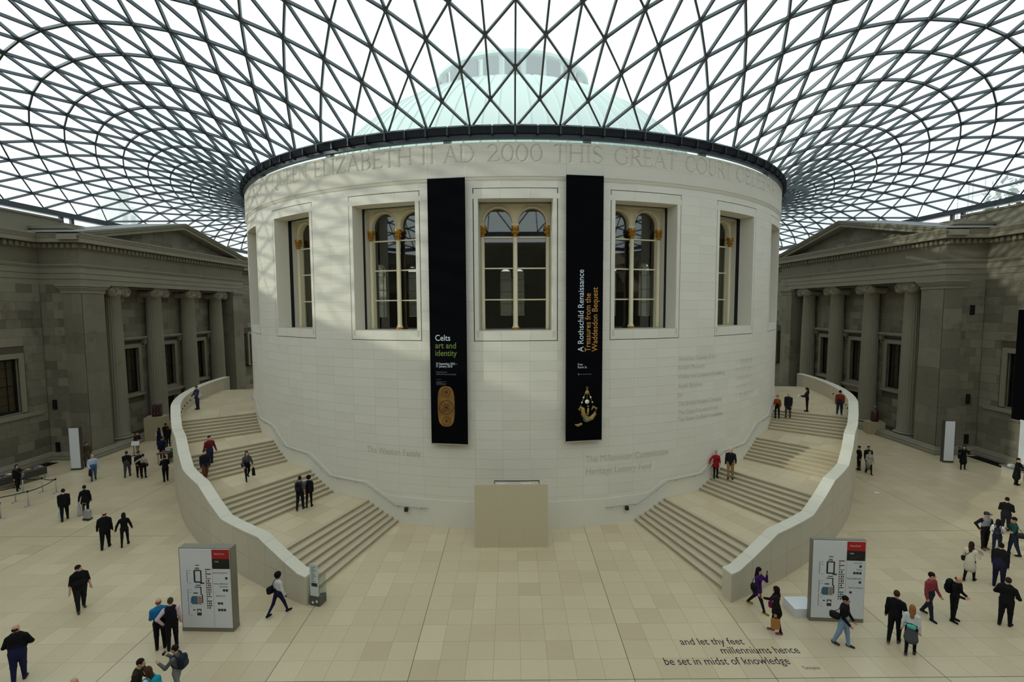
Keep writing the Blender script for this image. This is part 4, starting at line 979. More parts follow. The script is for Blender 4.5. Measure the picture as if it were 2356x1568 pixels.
# ------------------------------------------------------------------ information boards
RED = plain('sign_red', (176, 22, 26), .5); BLK = plain('sign_black', (14, 15, 16), .5); SGREY = plain('sign_frame', (132, 128, 112), .45, .3)
SIGNC = [plain('key_%d' % i, c, .6) for i, c in enumerate(((104, 30, 40), (90, 34, 58), (182, 132, 50), (40, 108, 112), (176, 60, 56), (100, 112, 62), (88, 90, 100), (46, 48, 58), (34, 36, 44)))]
INK = plain('ink', (46, 48, 54), .6); INKB = plain('ink_blue', (70, 108, 132), .6); INKT = plain('ink_tan', (160, 140, 120), .6)
def board(x, y, rz, lines, label, flip):
    e = empty('information_board', (x, y, 0), rz); tag(e, label, 'sign')
    W, H, D = .93, 3.04, (.1 if flip else .18)
    MB().box(-W, W, -D, D, 0, .12).build('base', SGREY, e)
    MB().box(-W, W, -D+.02, D-.02, .12, H).build('frame', SGREY, e)
    MB().box(-W+.04, W-.02 if flip else W-.04, -D-.002, -D+.03, .14, H-.03).build('face', M_WHITE, e)
    F = lambda a, z, h=.004: (a, -D-h, z)
    def rect(mb, x0, x1, z0, z1, mi=0): mb.add([F(x0, z0), F(x1, z0), F(x1, z1), F(x0, z1)], [(0, 1, 2, 3)], mi)
    xr = .26
    hd = MB(); rect(hd, xr, W-.04, H-.38, H-.04); hd.build('red_header', RED, e)
    hd = MB(); rect(hd, xr, W-.04, H-.74, H-.38); hd.build('black_header', BLK, e)
    ln = MB(); rect(ln, xr-.004, xr+.004, .16, H-.74); ln.build('divider', SGREY, e)
    tx = MB(); tf = lambda X, Zz: (lambda a, b: (X+a, -D-.008, Zz+b))
    put_text(tx, 'Great Court', .085, tf(xr+.1, H-.22), .002, .36); put_text(tx, 'Cafe', .085, tf(xr+.1, H-.5), .002, .14)
    tx.build('lettering', M_WHITE, e)
    sm = MB(); 
    for k, (a, b) in enumerate(((.1, .34), (.1, .3), (.1, .2))): rect(sm, xr+a, xr+a+b, H-.58-.045*k, H-.57-.045*k)
    rect(sm, xr+.1, xr+.32, H-.31, H-.295); rect(sm, xr+.03, xr+.07, H-.48, H-.45); tag(sm.build('small_print', TGR, e), kind='stuff')
    tx = MB()
    for (s, z, al) in lines:
        if s.startswith('#'):
            for k in range(int(s[1:])): rect(tx, (W-.14-.1*k-.085) if al == 'R' else (xr+.14+.1*k), (W-.14-.1*k) if al == 'R' else (xr+.225+.1*k), z, z+.085)
        else: put_text(tx, s, .07, tf(W-.14 if al == 'R' else xr+.1, z), .003, min(.5, .027*len(s)), align=al)
    tx.build('directions', INK, e)
    mp = MB()                            # printed floor plans
    for zc, kind_ in ((1.95, 0), (1.25, 1), (.75, 2)):
        if kind_ == 0:
            for (a, b, c, d) in ((-.4, -.14, .26, .3), (-.4, -.14, -.16, -.11), (-.42, -.36, -.14, .28), (-.18, -.13, -.14, .28), (-.2, -.05, -.2, -.15), (-.34, -.22, .36, .39), (-.34, -.2, .46, .49)): rect(mp, a, b, zc+c, zc+d)
        elif kind_ == 1:
            for (a, b, c, d) in ((-.4, -.16, .36, .39), (-.2, -.16, .1, .38), (-.36, -.18, .43, .46), (-.16, -.12, -.2, .12), (-.46, -.3, .14, .18)): rect(mp, a, b, zc+c, zc+d)
        else:
            for (a, b, c, d) in ((-.5, -.42, .02, .06), (-.36, -.2, .04, .08), (-.36, -.33, -.02, .06), (-.23, -.2, -.02, .06), (-.36, -.2, -.16, -.05)): rect(mp, a, b, zc+c, zc+d)
        rect(mp, -.66, -.645, zc-.16, zc+.3); rect(mp, -.6, -.52, zc+.28, zc+.29); rect(mp, -.6, -.52, zc+.18, zc+.19); rect(mp, -.6, -.52, zc-.18, zc-.17)
    mp.build('floor_plan', INK, e)
    pl = MB(); rect(pl, -.52, -.32, 1.0, 1.3, 0); rect(pl, -.56, -.5, 1.05, 1.25, 0); rect(pl, -.31, -.17, 1.0, 1.3, 1); rect(pl, -.38, -.2, 2.26, 2.3, 1)
    pl.build('plan_tint', [INKB, INKT], e)
    for k in range(9):
        zz = 2.26-.165*k
        ky = MB(); rect(ky, .0-.008*k*0, .2, zz, zz+.035); o = ky.build('key_bar', SIGNC[k], e)
        ic = MB(); xx = .02
        for t in range((1, 1, 2, 3, 3, 2, 1, 3, 2)[k]): rect(ic, xx, xx+.03+.015*(t % 2), zz-.1, zz-.03); xx += .07
        ic.build('key_picture', INK, o)
    return e
board(-11.0, -29.5, R(-2), [('Great Court Restaurant', 2.14, 'R'), ('#1', 1.92, 'R'), ('Tickets and Membership', 1.74, 'R'), ('Information', 1.64, 'R'), ('#2', 1.48, 'R'), ('Members Room', 1.30, 'L'), ('#2', 1.0, 'L'), ('#3', .76, 'L')], 'tall white map board with red header, two men reading it', False)
board(11.42, -29.3, R(-4), [('Court Cafe', 2.2, 'R'), ('#1', 2.05, 'R'), ('Toilets', 1.95, 'R'), ('#3', 1.8, 'R'), ('Tickets and Membership', 1.62, 'R'), ('#1', 1.46, 'R'), ('Great Court Restaurant', 1.28, 'L'), ('#1', 1.08, 'L')], 'tall white map board with red header, man in pale jeans before it', True)
def pylon(x, y, rz, label):
    e = empty('sign_pylon', (x, y, 0), rz); tag(e, label, 'sign', 'narrow white sign pylons by the porticoes')
    MB().box(-.33, .33, -.16, .16, 0, .13).build('base', plain('pylon_dark', (66, 62, 54), .5), e)
    MB().box(-.33, .33, -.14, .16, .13, 3.03).build('frame', MATS['pylon_dark'], e)
    MB().box(-.31, .31, -.155, -.13, .14, 3.02).build('face', M_WHITE, e)
pylon(-31.1, -12.3, R(8), 'narrow white sign pylon by the left portico, man in pale blue shirt nearby')
pylon(31.25, -11.85, R(-8), 'narrow white sign pylon by the right portico, woman in black coat beside it')

# ------------------------------------------------------------------ donation box at the left stair end
e = empty('donation_box', rad(-15.45, 29.12, 0), R(-15.5)); tag(e, 'clear donation box with a tall printed notice at the left stair end', 'donation box')
MB().box(-.22, .22, -.2, .2, 0, .34).build('base', plain('donation_grey', (98, 96, 88), .5, .3), e)
DG = glass_pane('donation_acrylic', (.9, .93, .92), .05)
for (x0, x1, y0, y1) in ((-.22, .22, -.2, -.19), (-.22, .22, .19, .2), (-.22, -.21, -.2, .2), (.21, .22, -.2, .2)): MB().box(x0, x1, y0, y1, .34, 1.1).build('acrylic_side', DG, e)
MB().box(-.22, .22, -.2, .2, 1.1, 1.115).build('acrylic_lid', DG, e)
n_ = MB().box(-.16, .2, -.235, -.22, .42, 1.68).build('notice', plain('notice_pale', (206, 214, 214), .5), e)
tx = MB()
for k in range(9): tx.add([(-.1, -.237, 1.55-.07*k), (-.1+(.2, .16, .22, .12, .18, .2, .14, .1, .18)[k], -.237, 1.55-.07*k), (-.1+(.2, .16, .22, .12, .18, .2, .14, .1, .18)[k], -.237, 1.57-.07*k), (-.1, -.237, 1.57-.07*k)], [(0, 1, 2, 3)])
tx.add([(-.1, -.237, .8), (.16, -.237, .8), (.16, -.237, .94), (-.1, -.237, .94)], [(0, 1, 2, 3)])
tag(tx.build('notice_print', INK, n_), kind='stuff')
mb = MB()
for k in range(26):
    x, y, a = random.uniform(-.17, .17), random.uniform(-.15, .15), random.uniform(0, PI)
    mb.box(-.05, .05, -.028, .028, 0, .004, M=Matrix.Translation((x, y, .36+.05*random.random())) @ Matrix.Rotation(a, 4, 'Z') @ Matrix.Rotation(random.uniform(-.6, .6), 4, 'X'))
tag(mb.build('banknotes', plain('banknote', (186, 190, 176), .8), e), kind='stuff')
MB().ball((-.08, -.22, .14), (.05, .02, .05), 8).ball((.1, -.22, .2), (.05, .02, .05), 8).build('base_mark', M_WHITE, e)

# ------------------------------------------------------------------ other furniture
e = empty('low_white_box', (10.42, -28.72, 0)); tag(e, 'low white box half hidden behind the right map board', 'box')
MB().box(-.35, .5, -.42, .35, 0, .3).build('body', M_WHITE, e); MB().box(-.35, .5, -.42, .35, .3, .32).build('lid', M_WHITE, e)
def plinth(x, y, w_, d_, h, label, rz):
    e = empty('statue_plinth', (x, y, 0), rz); tag(e, label, 'plinth')
    MB().box(-w_/2, w_/2, -d_/2, d_/2, 0, h-.02).build('body', M_PLI, e); MB().box(-w_/2-.01, w_/2+.01, -d_/2-.01, d_/2+.01, h-.02, h).build('top_slab', M_PLI, e)
M_PLI = stone('plinth_stone', (150, 136, 108), (172, 158, 128), .6, .5, 3., .3, 0)
plinth(-31.2, -4.35, 1.5, 1.3, 2.0, 'tall stone plinth carrying a dark red carving, left portico', R(20))
plinth(31.95, -3.9, 1.3, 1.1, 1.07, 'low stone plinth carrying a cloaked statue, right portico', R(-20))
st = MB(); random.seed(3)
for k in range(26): st.ball((random.uniform(-.26, .26), -.18+random.uniform(-.05, .05), .1+k*.034), (random.uniform(.07, .14), .1, random.uniform(.06, .12)), 7)
st.box(-.34, .34, -.2, .25, 0, 1.02)
o = st.build('carved_relief', plain('red_granite', (62, 30, 22), .45), None, False); o.location = (-31.15, -4.3, 2.0); o.rotation_euler = (0, 0, R(20)); tag(o, 'dark red carved stone fragment on the tall plinth', 'sculpture')
st = empty('cloaked_statue', (31.95, -3.9, 1.07)); tag(st, 'reddish cloaked statue with a grey head on the low plinth', 'statue')
MB().lathe([(.27, 0), (.3, .25), (.29, .7), (.26, .95), (.14, 1.05), (.08, 1.1)], 16).build('cloak', MATS['red_granite'], st, True)
MB().lathe([(.07, 1.08), (.08, 1.16)], 10).ball((0, 0, 1.28), (.11, .12, .15), 12).ball((0, -.12, 1.27), (.025, .03, .03), 6).build('head', plain('grey_stone', (108, 104, 96), .7), st, True)
def stanchion(x, y, label):
    e = empty('queue_barrier_post', (x, y, 0)); tag(e, label, 'barrier post', 'chrome queue barrier posts')
    MB().lathe([(.19, 0), (.19, .015), (.12, .04), (.04, .05)], 20).build('base', M_CHROME, e, True); MB().lathe([(.03, .04), (.03, .86)], 12).build('pole', M_CHROME, e, True); MB().lathe([(.04, .84), (.042, .94), (.02, .96)], 12).build('belt_head', M_BLACK, e, True)
SP = [(-30.61, -16.63), (-29.45, -16.58), (-28.46, -16.73), (-29.58, -18.11), (-28.17, -18.76), (-28.03, -20.42)]
for p, l in zip(SP, ('barrier post next to the woman with the grey bag', 'middle post of the far barrier row', 'barrier post at the right corner of the queue', 'barrier post behind the nearest standing post', 'nearest full barrier post in the left queue', 'barrier post cut by the left edge of the picture')): stanchion(*p, l)
for (a, b) in ((0, 1), (1, 2), (2, 4), (3, 0), (4, 5)):
    (x0, y0), (x1, y1) = SP[a], SP[b]
    if (a, b) == (3, 0): x1, y1 = -31.6, -19.2; lab = 'black belt strung from the rear barrier post to the left'
    elif (a, b) == (4, 5): x1, y1 = -30.6, -20.6; lab = 'black belt strung out of the picture at left'
    else: lab = ('black belt between the two far barrier posts', 'black belt to the corner barrier post', 'long black belt from corner post to nearest post')[(0, 1, 2)[[(0, 1), (1, 2), (2, 4)].index((a, b))]]
    n = 6; q = MB()
    for i in range(n):
        t0, t1 = i/n, (i+1)/n; g = lambda t: .9-.09*4*t*(1-t)
        A = (x0+(x1-x0)*t0, y0+(y1-y0)*t0); B = (x0+(x1-x0)*t1, y0+(y1-y0)*t1)
        q.box(0, math.dist(A, B), -.002, .002, -.025, .025, M=Matrix.Translation((A[0], A[1], g(t0))) @ Matrix.Rotation(math.atan2(B[1]-A[1], B[0]-A[0]), 4, 'Z') @ Matrix.Rotation(-math.atan2(g(t1)-g(t0), math.dist(A, B)), 4, 'Y'))
    tag(q.build('queue_belt', M_BLACK), lab, 'belt')
def grating(x0, x1, y0, y1, label):
    e = empty('floor_grating', ((x0+x1)/2, (y0+y1)/2, 0)); tag(e, label, 'grating')
    MB().box(-(x1-x0)/2, (x1-x0)/2, -(y1-y0)/2, (y1-y0)/2, .0, .006).build('dark_tray', M_BLACK, e); g = MB()
    for k in range(int((y1-y0)/.12)): g.box(-(x1-x0)/2, (x1-x0)/2, -(y1-y0)/2+.12*k, -(y1-y0)/2+.12*k+.03, .006, .02)
    tag(g.build('grating_bars', plain('grating', (34, 33, 30), .5, .5), e), kind='stuff')
grating(-34.8, -33.9, -15.5, -10.7, 'black floor grating along the left wall'); grating(33.9, 34.8, -15, -10.5, 'black floor grating along the right wall')
# information desk, right edge
e = empty('service_desk', (33.3, -15.6, 0)); tag(e, 'white fronted service desk with grey top at the right edge', 'desk')
MB().box(-.8, .6, -1.3, 1.1, 0, .62).build('front', plain('desk_cream', (196, 190, 170), .5), e); MB().box(-.88, .68, -1.38, 1.18, .62, .68).build('counter_top', plain('desk_grey', (112, 112, 108), .4), e)
e = empty('yellow_leaflet_holder', (33.0, -15.0, .68)); tag(e, 'small yellow leaflet holder on the service desk', 'leaflet holder')
MB().box(-.09, .09, -.03, .03, 0, .3).build('back', plain('leaflet_yellow', (224, 176, 20), .5), e); MB().box(-.1, .1, -.09, -.03, 0, .1).build('pocket', plain('leaflet_pocket', (196, 150, 20), .5), e)
for i, (x, y, h, c, lab) in enumerate(((32.7, -14.9, .16, (210, 210, 205), 'white stack of leaflets on the desk corner'), (33.0, -15.4, .12, (120, 122, 128), 'grey tray of papers on the desk'), (33.3, -15.2, .14, (96, 98, 104), 'dark stack of folders on the desk'))):
    e = empty('paper_stack', (x, y, .68)); tag(e, lab, 'papers')
    for k in range(4): MB().box(-.13+.01*k, .13+.008*k, -.1, .1+.01*(k % 2), h*k/4, h*(k+1)/4-.004).build('sheaf', plain('paper%d' % i, c, .7), e)
tag(MB().box(34.1, 34.16, -16.8, -14.0, .0, 3.6).box(34.06, 34.1, -16.8, -14.0, 3.5, 3.6).build('display_screen', M_WHITE), 'white display panel behind the service desk', 'panel')
# book stalls, left
def stall(x, y, rz, label, ln, pre):
    e = empty('book_stall', (x, y, 0), rz); tag(e, label, 'stall')
    MB().box(-ln/2, ln/2, -.4, .4, .72, .78).build('table_top', plain('stall_white', (84, 78, 70), .5), e)
    for sx_ in (-1, 1):
        for sy_ in (-1, 1): MB().box(sx_*(ln/2-.08)-.03, sx_*(ln/2-.08)+.03, sy_*.34-.03, sy_*.34+.03, 0, .72).build('leg', M_CHROME, e)
    MB().box(-ln/2, ln/2, -.41, -.39, .3, .72).build('front_cloth', plain('stall_cloth', (58, 54, 50), .7), e)
    cs = ((200, 60, 40), (40, 60, 120), (220, 210, 190), (60, 110, 90), (30, 30, 34), (190, 150, 60), (110, 60, 110), (150, 150, 156))
    names = ('red', 'blue', 'cream', 'green', 'black', 'ochre', 'purple', 'grey')
    n = int(ln/.32)
    for k in range(n):
        c = cs[k % 8]; px = -ln/2+.2+k*.32
        M4 = Matrix.Translation((x, y, .78)) @ Matrix.Rotation(rz, 4, 'Z')
        b = empty('book', tuple(M4 @ Vector((px, .05*(k % 3)-.05, 0))), rz); tag(b, '%s covered book lying on the %s' % (names[k % 8], pre), 'book', 'books on the %s' % pre)
        MB().box(-.11, .11, -.14, .14, 0, .006).box(-.11, .11, -.14, .14, .04, .046).box(-.11, -.104, -.14, .14, 0, .046).build('cover', plain('book_%s' % names[k % 8], c, .6), b); MB().box(-.1, .105, -.135, .135, .006, .04).build('pages', plain('book_pages', (220, 214, 196), .8), b)
stall(-32.4, -15.1, R(75), 'long book stall at the left edge beside the black grating', 2.6, 'left edge stall')
stall(-25.9, -10.6, R(95), 'small book stall behind the left stair parapet', 1.3, 'stall behind the left parapet')
e = empty('notice_stand', (-29.5, -9.2, 0), R(10)); tag(e, 'white notice on a black stand near the left portico', 'notice stand')
MB().lathe([(.18, 0), (.16, .02), (.02, .04), (.02, .8)], 12).build('post', M_BLACK, e); MB().box(-.28, .28, -.02, .02, .78, 1.12, M=Matrix.Translation((0, 0, .2)) @ Matrix.Rotation(R(-18), 4, 'X') @ Matrix.Translation((0, 0, -.2))).build('notice_card', M_WHITE, e)
o = MB().add([(-.14, -.1, .004), (.12, -.14, .03), (.16, .1, .004), (-.1, .13, .02), (0, 0, .05)], [(0, 1, 4), (1, 2, 4), (2, 3, 4), (3, 0, 4)]).build('dropped_paper', M_WHITE); o.location = (21.9, -17.5, .002); tag(o, 'crumpled white paper dropped on the floor at right', 'paper')

e = empty('hanging_banner', (34.2, -13.3, 3.5)); tag(e, 'plain black banner hanging before the right wall at the picture edge', 'banner')
MB().box(-.01, .01, -1.2, 0, 0, 7.5).build('banner_cloth', MATS['banner_black'], e); MB().box(-.025, .025, -1.22, .02, 7.5, 7.54).build('top_rail', M_CHROME, e); MB().box(-.025, .025, -1.22, .02, -.04, 0).build('bottom_rail', M_CHROME, e)
MB().tube([(0, -.6, 7.54), (.6, -.6, 9.6)], .008, 4).build('hanging_wire', M_CHROME, e)
# ------------------------------------------------------------------ outside the roof
def tree(x, y, h, label, n=900, rx=5.5):
    e = empty('tree', (x, y, 0)); tag(e, label, 'tree')
    MB().tube([(0, 0, 0), (.3, .2, h*.45), (.1, 0, h*.8)], [.5, .38, .15], 8).build('trunk', plain('bark', (70, 62, 52), .9), e)
    mb = MB(); rg_ = np.random.default_rng(5)
    for k in range(n):
        v = rg_.normal(size=3); v /= np.linalg.norm(v); rr = rg_.uniform(.55, 1)
        c = np.array([v[0]*rx*rr, v[1]*rx*rr, h*.72+v[2]*h*.3*rr]); a = rg_.normal(size=3); a /= np.linalg.norm(a); b = np.cross(a, v); b /= np.linalg.norm(b)+1e-6; sz = rg_.uniform(.25, .55)
        mb.add([c-a*sz, c+b*sz*.7, c+a*sz, c-b*sz*.7], [(0, 1, 2, 3)])
    tag(mb.build('foliage', plain('foliage_green', (74, 92, 58), .9), e), kind='stuff')
tree(62, -6, 29, 'leafy tree outside beyond the right edge of the roof', 1500, 9); tree(60, 9, 27, 'second leafy tree further along outside the right roof edge', 1200, 7)
e = empty('roof_hut', (37.6, 1.3, 18.0)); tag(e, 'small brown plant hut beyond the right roof edge', 'hut')
MB().box(-.6, .8, -1.7, 1.5, 0, .95).build('hut_body', plain('hut_brown', (140, 92, 46), .7), e)
for k in range(2): MB().box(-.63, -.6, -.9+1.0*k-.4, -.9+1.0*k+.4, .1, .85).build('hut_window', plain('hut_glass', (70, 84, 110), .2), e)
e = empty('scaffold', (52, 8, 17)); tag(e, 'thin scaffold frame outside beyond the right portico', 'scaffold')
for (x, y) in ((0, 0), (0, 1.4), (0, 3.2), (1.2, 0), (1.2, 3.2)): MB().tube([(x, y, 0), (x, y, 8.5)], .05, 6).build('pole', M_CHROME, e)
for z in (4.5, 6.5, 8.3): MB().tube([(0, 0, z), (0, 3.2, z)], .05, 6).build('ledger', M_CHROME, e)
e = empty('pale_tower', (-68, 39, 0)); tag(e, 'pale building block seen faintly through the left roof glass', 'building')
MB().box(-2, 2, -2.2, 2.2, 0, 29).box(-1.2, 1.2, -1.2, 1.2, 29, 32).build('tower_body', plain('tower_pale', (206, 206, 198), .8), e)
for k in range(2): MB().box(2.0, 2.04, -1+1.8*k-.5, -1+1.8*k+.5, 25, 27.5).build('tower_window', plain('tower_glass', (120, 128, 130), .4), e)
# ------------------------------------------------------------------ people
def cap_d(P, A, B, ra, rb, sy=1.):
    A = np.array(A, float); B = np.array(B, float); Q = P-A; d = B-A
    if sy != 1.:
        Q = Q*np.array([1, 1/sy, 1]); d = d*np.array([1, 1/sy, 1])
    t = np.clip((Q @ d)/(d @ d+1e-9), 0, 1); r = ra+(rb-ra)*t
    return np.linalg.norm(Q-t[..., None]*d, axis=-1)-r
def ell_d(P, c, r, yaw=0.):
    Q = P-np.array(c, float)
    if yaw:
        cy, sy = math.cos(yaw), math.sin(yaw); Q = np.stack([Q[..., 0]*cy+Q[..., 1]*sy, -Q[..., 0]*sy+Q[..., 1]*cy, Q[..., 2]], -1)
    r = np.array(r, float); k0 = np.linalg.norm(Q/r, axis=-1); k1 = np.linalg.norm(Q/(r*r), axis=-1)
    return k0*(k0-1)/(k1+1e-9)
def sdf_mesh(prims, vox, k=.03, cut=()):
    """smooth union of round cones and ellipsoids -> surface-net quads with a material per face"""
    lo, hi = [], []
    for p in prims:
        if p[0] == 'c': r = max(p[3], p[4]); lo.append(np.minimum(p[1], p[2])-r); hi.append(np.maximum(p[1], p[2])+r)
        else: r = max(p[2]); lo.append(np.array(p[1])-r); hi.append(np.array(p[1])+r)
    L = np.min(lo, 0)-3*vox; H = np.max(hi, 0)+3*vox; n = np.ceil((H-L)/vox).astype(int)+1
    ax = [L[i]+vox*np.arange(n[i]) for i in range(3)]
    D = np.full(n, 1e3); RM = np.full(n, 1e3); ID = np.zeros(n, np.int16)
    for q, p in enumerate(prims):
        a = np.maximum(0, np.floor((lo[q]-k-2*vox-L)/vox).astype(int)); b = np.minimum(n, np.ceil((hi[q]+k+2*vox-L)/vox).astype(int)+1)
        sl = tuple(slice(a[i], b[i]) for i in range(3))
        G = np.stack(np.meshgrid(*[ax[i][sl[i]] for i in range(3)], indexing='ij'), -1)
        d = cap_d(G, p[1], p[2], p[3], p[4], p[6]) if p[0] == 'c' else ell_d(G, p[1], p[2], p[4])
        o = D[sl]; h = np.clip(.5+.5*(o-d)/k, 0, 1); D[sl] = np.where(o > 100, d, o*(1-h)+d*h-k*h*(1-h))
        m_ = d < RM[sl]; RM[sl] = np.where(m_, d, RM[sl]); ID[sl] = np.where(m_, p[5] if p[0] == 'c' else p[3], ID[sl])
    if cut:
        G = np.stack(np.meshgrid(*ax, indexing='ij'), -1)
        for c in cut: D = np.maximum(D, -ell_d(G, c[0], c[1], c[2]))
    S = D < 0
    cs = np.zeros(n-1, np.int8)
    for i in (0, 1):
        for j in (0, 1):
            for l in (0, 1): cs += S[i:n[0]-1+i, j:n[1]-1+j, l:n[2]-1+l]
    act = np.argwhere((cs > 0) & (cs < 8))
    off = np.array([(i, j, l) for i in (0, 1) for j in (0, 1) for l in (0, 1)])
    cv = np.stack([D[tuple((act+o).T)] for o in off], 1); ci = np.stack([ID[tuple((act+o).T)] for o in off], 1)
    acc = np.zeros((len(act), 3)); cnt = np.zeros(len(act))
    for x in range(8):
        for y in range(x+1, 8):
            if np.abs(off[x]-off[y]).sum() != 1: continue
            s = (cv[:, x] < 0) != (cv[:, y] < 0); t = np.where(s, cv[:, x]/(cv[:, x]-cv[:, y]+1e-12), 0)
            acc += s[:, None]*(off[x]+t[:, None]*(off[y]-off[x])); cnt += s
    V = L+vox*(act+acc/cnt[:, None]); mat = ci[np.arange(len(ci)), np.abs(cv).argmin(1)]
    vid = np.full(n-1, -1, np.int32); vid[tuple(act.T)] = np.arange(len(act))
    F = []
    for axis in range(3):
        u, v = [(1, 2), (2, 0), (0, 1)][axis]
        a = [slice(1, -1)]*3; a[axis] = slice(0, n[axis]-1); b = list(a); b[axis] = slice(1, n[axis])
        s0, s1 = S[tuple(a)], S[tuple(b)]; e = np.argwhere(s0 != s1); fl = s0[tuple(e.T)]
        base = e+np.array([1 if i != axis else 0 for i in range(3)])
        du = np.eye(3, dtype=int)[u]; dv = np.eye(3, dtype=int)[v]
        q = np.stack([vid[tuple((base-du-dv).T)], vid[tuple((base-dv).T)], vid[tuple(base.T)], vid[tuple((base-du).T)]], 1)
        q[~fl] = q[~fl][:, ::-1]; F.append(q)
    F = np.concatenate(F); F = F[(F >= 0).all(1)]
    return V, F, mat[F[:, 0]]
def np_mesh(name, V, F, mi, mats, extra=None):
    if extra is not None and extra.v:
        o = len(V); V = np.vstack([V, np.array(extra.v)]); fl = [tuple(f) for f in F]+[tuple(i+o for i in f) for f in extra.f]; mi = list(mi)+extra.m
    else: fl = [tuple(f) for f in F]
    me = bpy.data.meshes.new(name); me.from_pydata([tuple(v) for v in V], [], fl)
    for x in mats: me.materials.append(x)
    me.polygons.foreach_set('material_index', np.array(mi, np.int32)); me.polygons.foreach_set('use_smooth', [True]*len(fl)); me.update(); return me
def cloth(c): return plain('cloth_%02x%02x%02x' % c, c, .85, spec=.2)
SKINS = {'p': (206, 158, 130), 't': (176, 124, 92), 'b': (112, 74, 54)}
def superball(mb, c, r, e=.45, n=12, M=None, mi=0):
    vs, fs = [], []; P_ = lambda x: math.copysign(abs(x)**e, x)
    for i in range(n//2+1):
        ph = -PI/2+PI*i/(n//2)
        for k in range(n):
            th = 2*PI*k/n; vs.append((c[0]+r[0]*P_(math.cos(ph))*P_(math.cos(th)), c[1]+r[1]*P_(math.cos(ph))*P_(math.sin(th)), c[2]+r[2]*P_(math.sin(ph))))
    if M is not None: vs = [tuple(M @ Vector(p)) for p in vs]
    for i in range(n//2):
        for k in range(n): fs.append((i*n+k, i*n+(k+1) % n, (i+1)*n+(k+1) % n, (i+1)*n+k))
    return mb.add(vs, fs, mi)
HANDS = {}
def person(x, y, z, F, h, label, top, bot, shoe=(24, 22, 22), hair=(30, 24, 20), skin='p', b=1.0, fem=0, hs='short', legs=((.0, .05), (.0, .05)), arms=((.05, .1, .25, 0.), (.05, .1, .25, 0.)), lean=.03, hy=0., hp=0., sleeve=None, short=False, coat=0., skirt=None, hem=None, collar=None, group='visitors in the court'):
    """legs: (thigh forward, knee bend) right, left; arms: (forward, out, elbow, inward) right, left; local facing -y"""
    F = F-math.degrees(math.atan2(x-CAM[0], y-CAM[1]))      # headings are given as seen from the gallery
    sc_ = h/1.75; dist = math.dist((x, y, z), CAM); vox = .0165 if dist < 26 else .02 if dist < 36 else .026
    SK, TP, BT, SH_, SL, HM = 0, 1, 2, 3, 4, 5
    pr_ = []
    C = lambda A, B, ra, rb, m_, sy=1.: pr_.append(('c', np.array(A, float), np.array(B, float), ra, rb, m_, sy))
    E = lambda c, r, m_, yaw=0.: pr_.append(('e', np.array(c, float), r, m_, yaw))
    lg = []
    for s, (th, kb) in zip((-1, 1), legs):
        hip = np.array([s*.092, 0, 0.]); kn = hip+.425*np.array([s*.02, -math.sin(th), -math.cos(th)]); t2 = th-kb
        an = kn+.405*np.array([s*.01, -math.sin(t2), -math.cos(t2)]); lg.append((hip, kn, an, t2))
    pz = max(-l[2][2] for l in lg)+.085
    up = lambda v: np.array([v[0], v[1]*math.cos(lean)-v[2]*math.sin(lean), v[2]*math.cos(lean)+v[1]*math.sin(lean)])+np.array([0, 0, pz])
    for s, (hip, kn, an, t2) in zip((-1, 1), lg):
        hip, kn, an = [v+np.array([0, 0, pz]) for v in (hip, kn, an)]
        f = .92 if fem else 1.1
        C(hip, kn, .094*b*f, .066*f*b**.5, BT); C(kn, an, .066*f*b**.5, .045*f*b**.5, BT)
        lift = max(0, -math.sin(t2))*0.5
        heel = an+np.array([0, .035, -.045]); toe = an+np.array([s*.02, -.155*math.cos(lift), -.055-.12*lift*0])
        C(heel, toe, .045, .036, SH_)
    sw = .166 if fem else .188; b = b*1.05 if fem else b*1.13
    C((0, 0, pz+.0), up((0, 0, .2)), .152*b, .135*b*(0.92 if fem else 1), BT if coat == 0 and not hem else TP, .72)
    C(up((0, 0, .14)), up((0, -.005, .40)), .14*b*(.93 if fem else 1), .165*b*(.93 if fem else 1), TP, .66)
    C(up((-sw*.6, 0, .455)), up((sw*.6, 0, .455)), .085, .085, TP, .9); C(up((0, .015, .53)), up((0, .01, .46)), .07, .12, TP, .8)
    if b > 1.28: E(up((0, -.07, .16)), (.17*b, .15*b, .17), TP)
    if fem: C(up((-.07, -.085, .36)), up((.07, -.085, .36)), .062, .062, TP)
    if coat:
        C(up((0, .0, .1)), (0, .02, pz-coat), .15*b, .2*b, TP, .82)
    if skirt: C(up((0, .01, .08)), (0, .02, pz-.34), .14, .205, HM, .75)
    C(up((0, .01, .5)), up((0, -.005, .62)), .062, .055, SK)
    if collar: C(up((0, .008, .505)), up((0, .0, .545)), .078, .07, HM)
    hands = []
    for s, (fw, ou, el, inw) in zip((-1, 1), arms):
        S0 = up((s*sw, 0, .452)); d1 = np.array([s*math.sin(ou)*math.cos(fw*.5), -math.sin(fw), -math.cos(fw)*math.cos(ou)]); d1 /= np.linalg.norm(d1)
        el_ = S0+.285*d1; a2 = fw+el; d2 = np.array([s*(math.sin(ou)*.6-inw), -math.sin(a2), -math.cos(a2)]); d2 /= np.linalg.norm(d2)
        wr = el_+.245*d2; sm = SL if sleeve else TP
        C(S0, el_, .068*b**.5*(.9 if fem else 1), .056, sm); C(el_, wr, .055 if not short else .044, .042 if not short else .03, SK if short else sm)
        hd = wr+.06*d2; C(wr, hd, .032, .038, SK, .75); hands.append((wr, d2, hd, s))
    hc = up((0, -.02, .70)); yaw = R(hy); cy, sy_ = math.cos(yaw), math.sin(yaw)
    hp_ = lambda v: hc+np.array([v[0]*cy-v[1]*sy_, v[0]*sy_+v[1]*cy, v[2]])
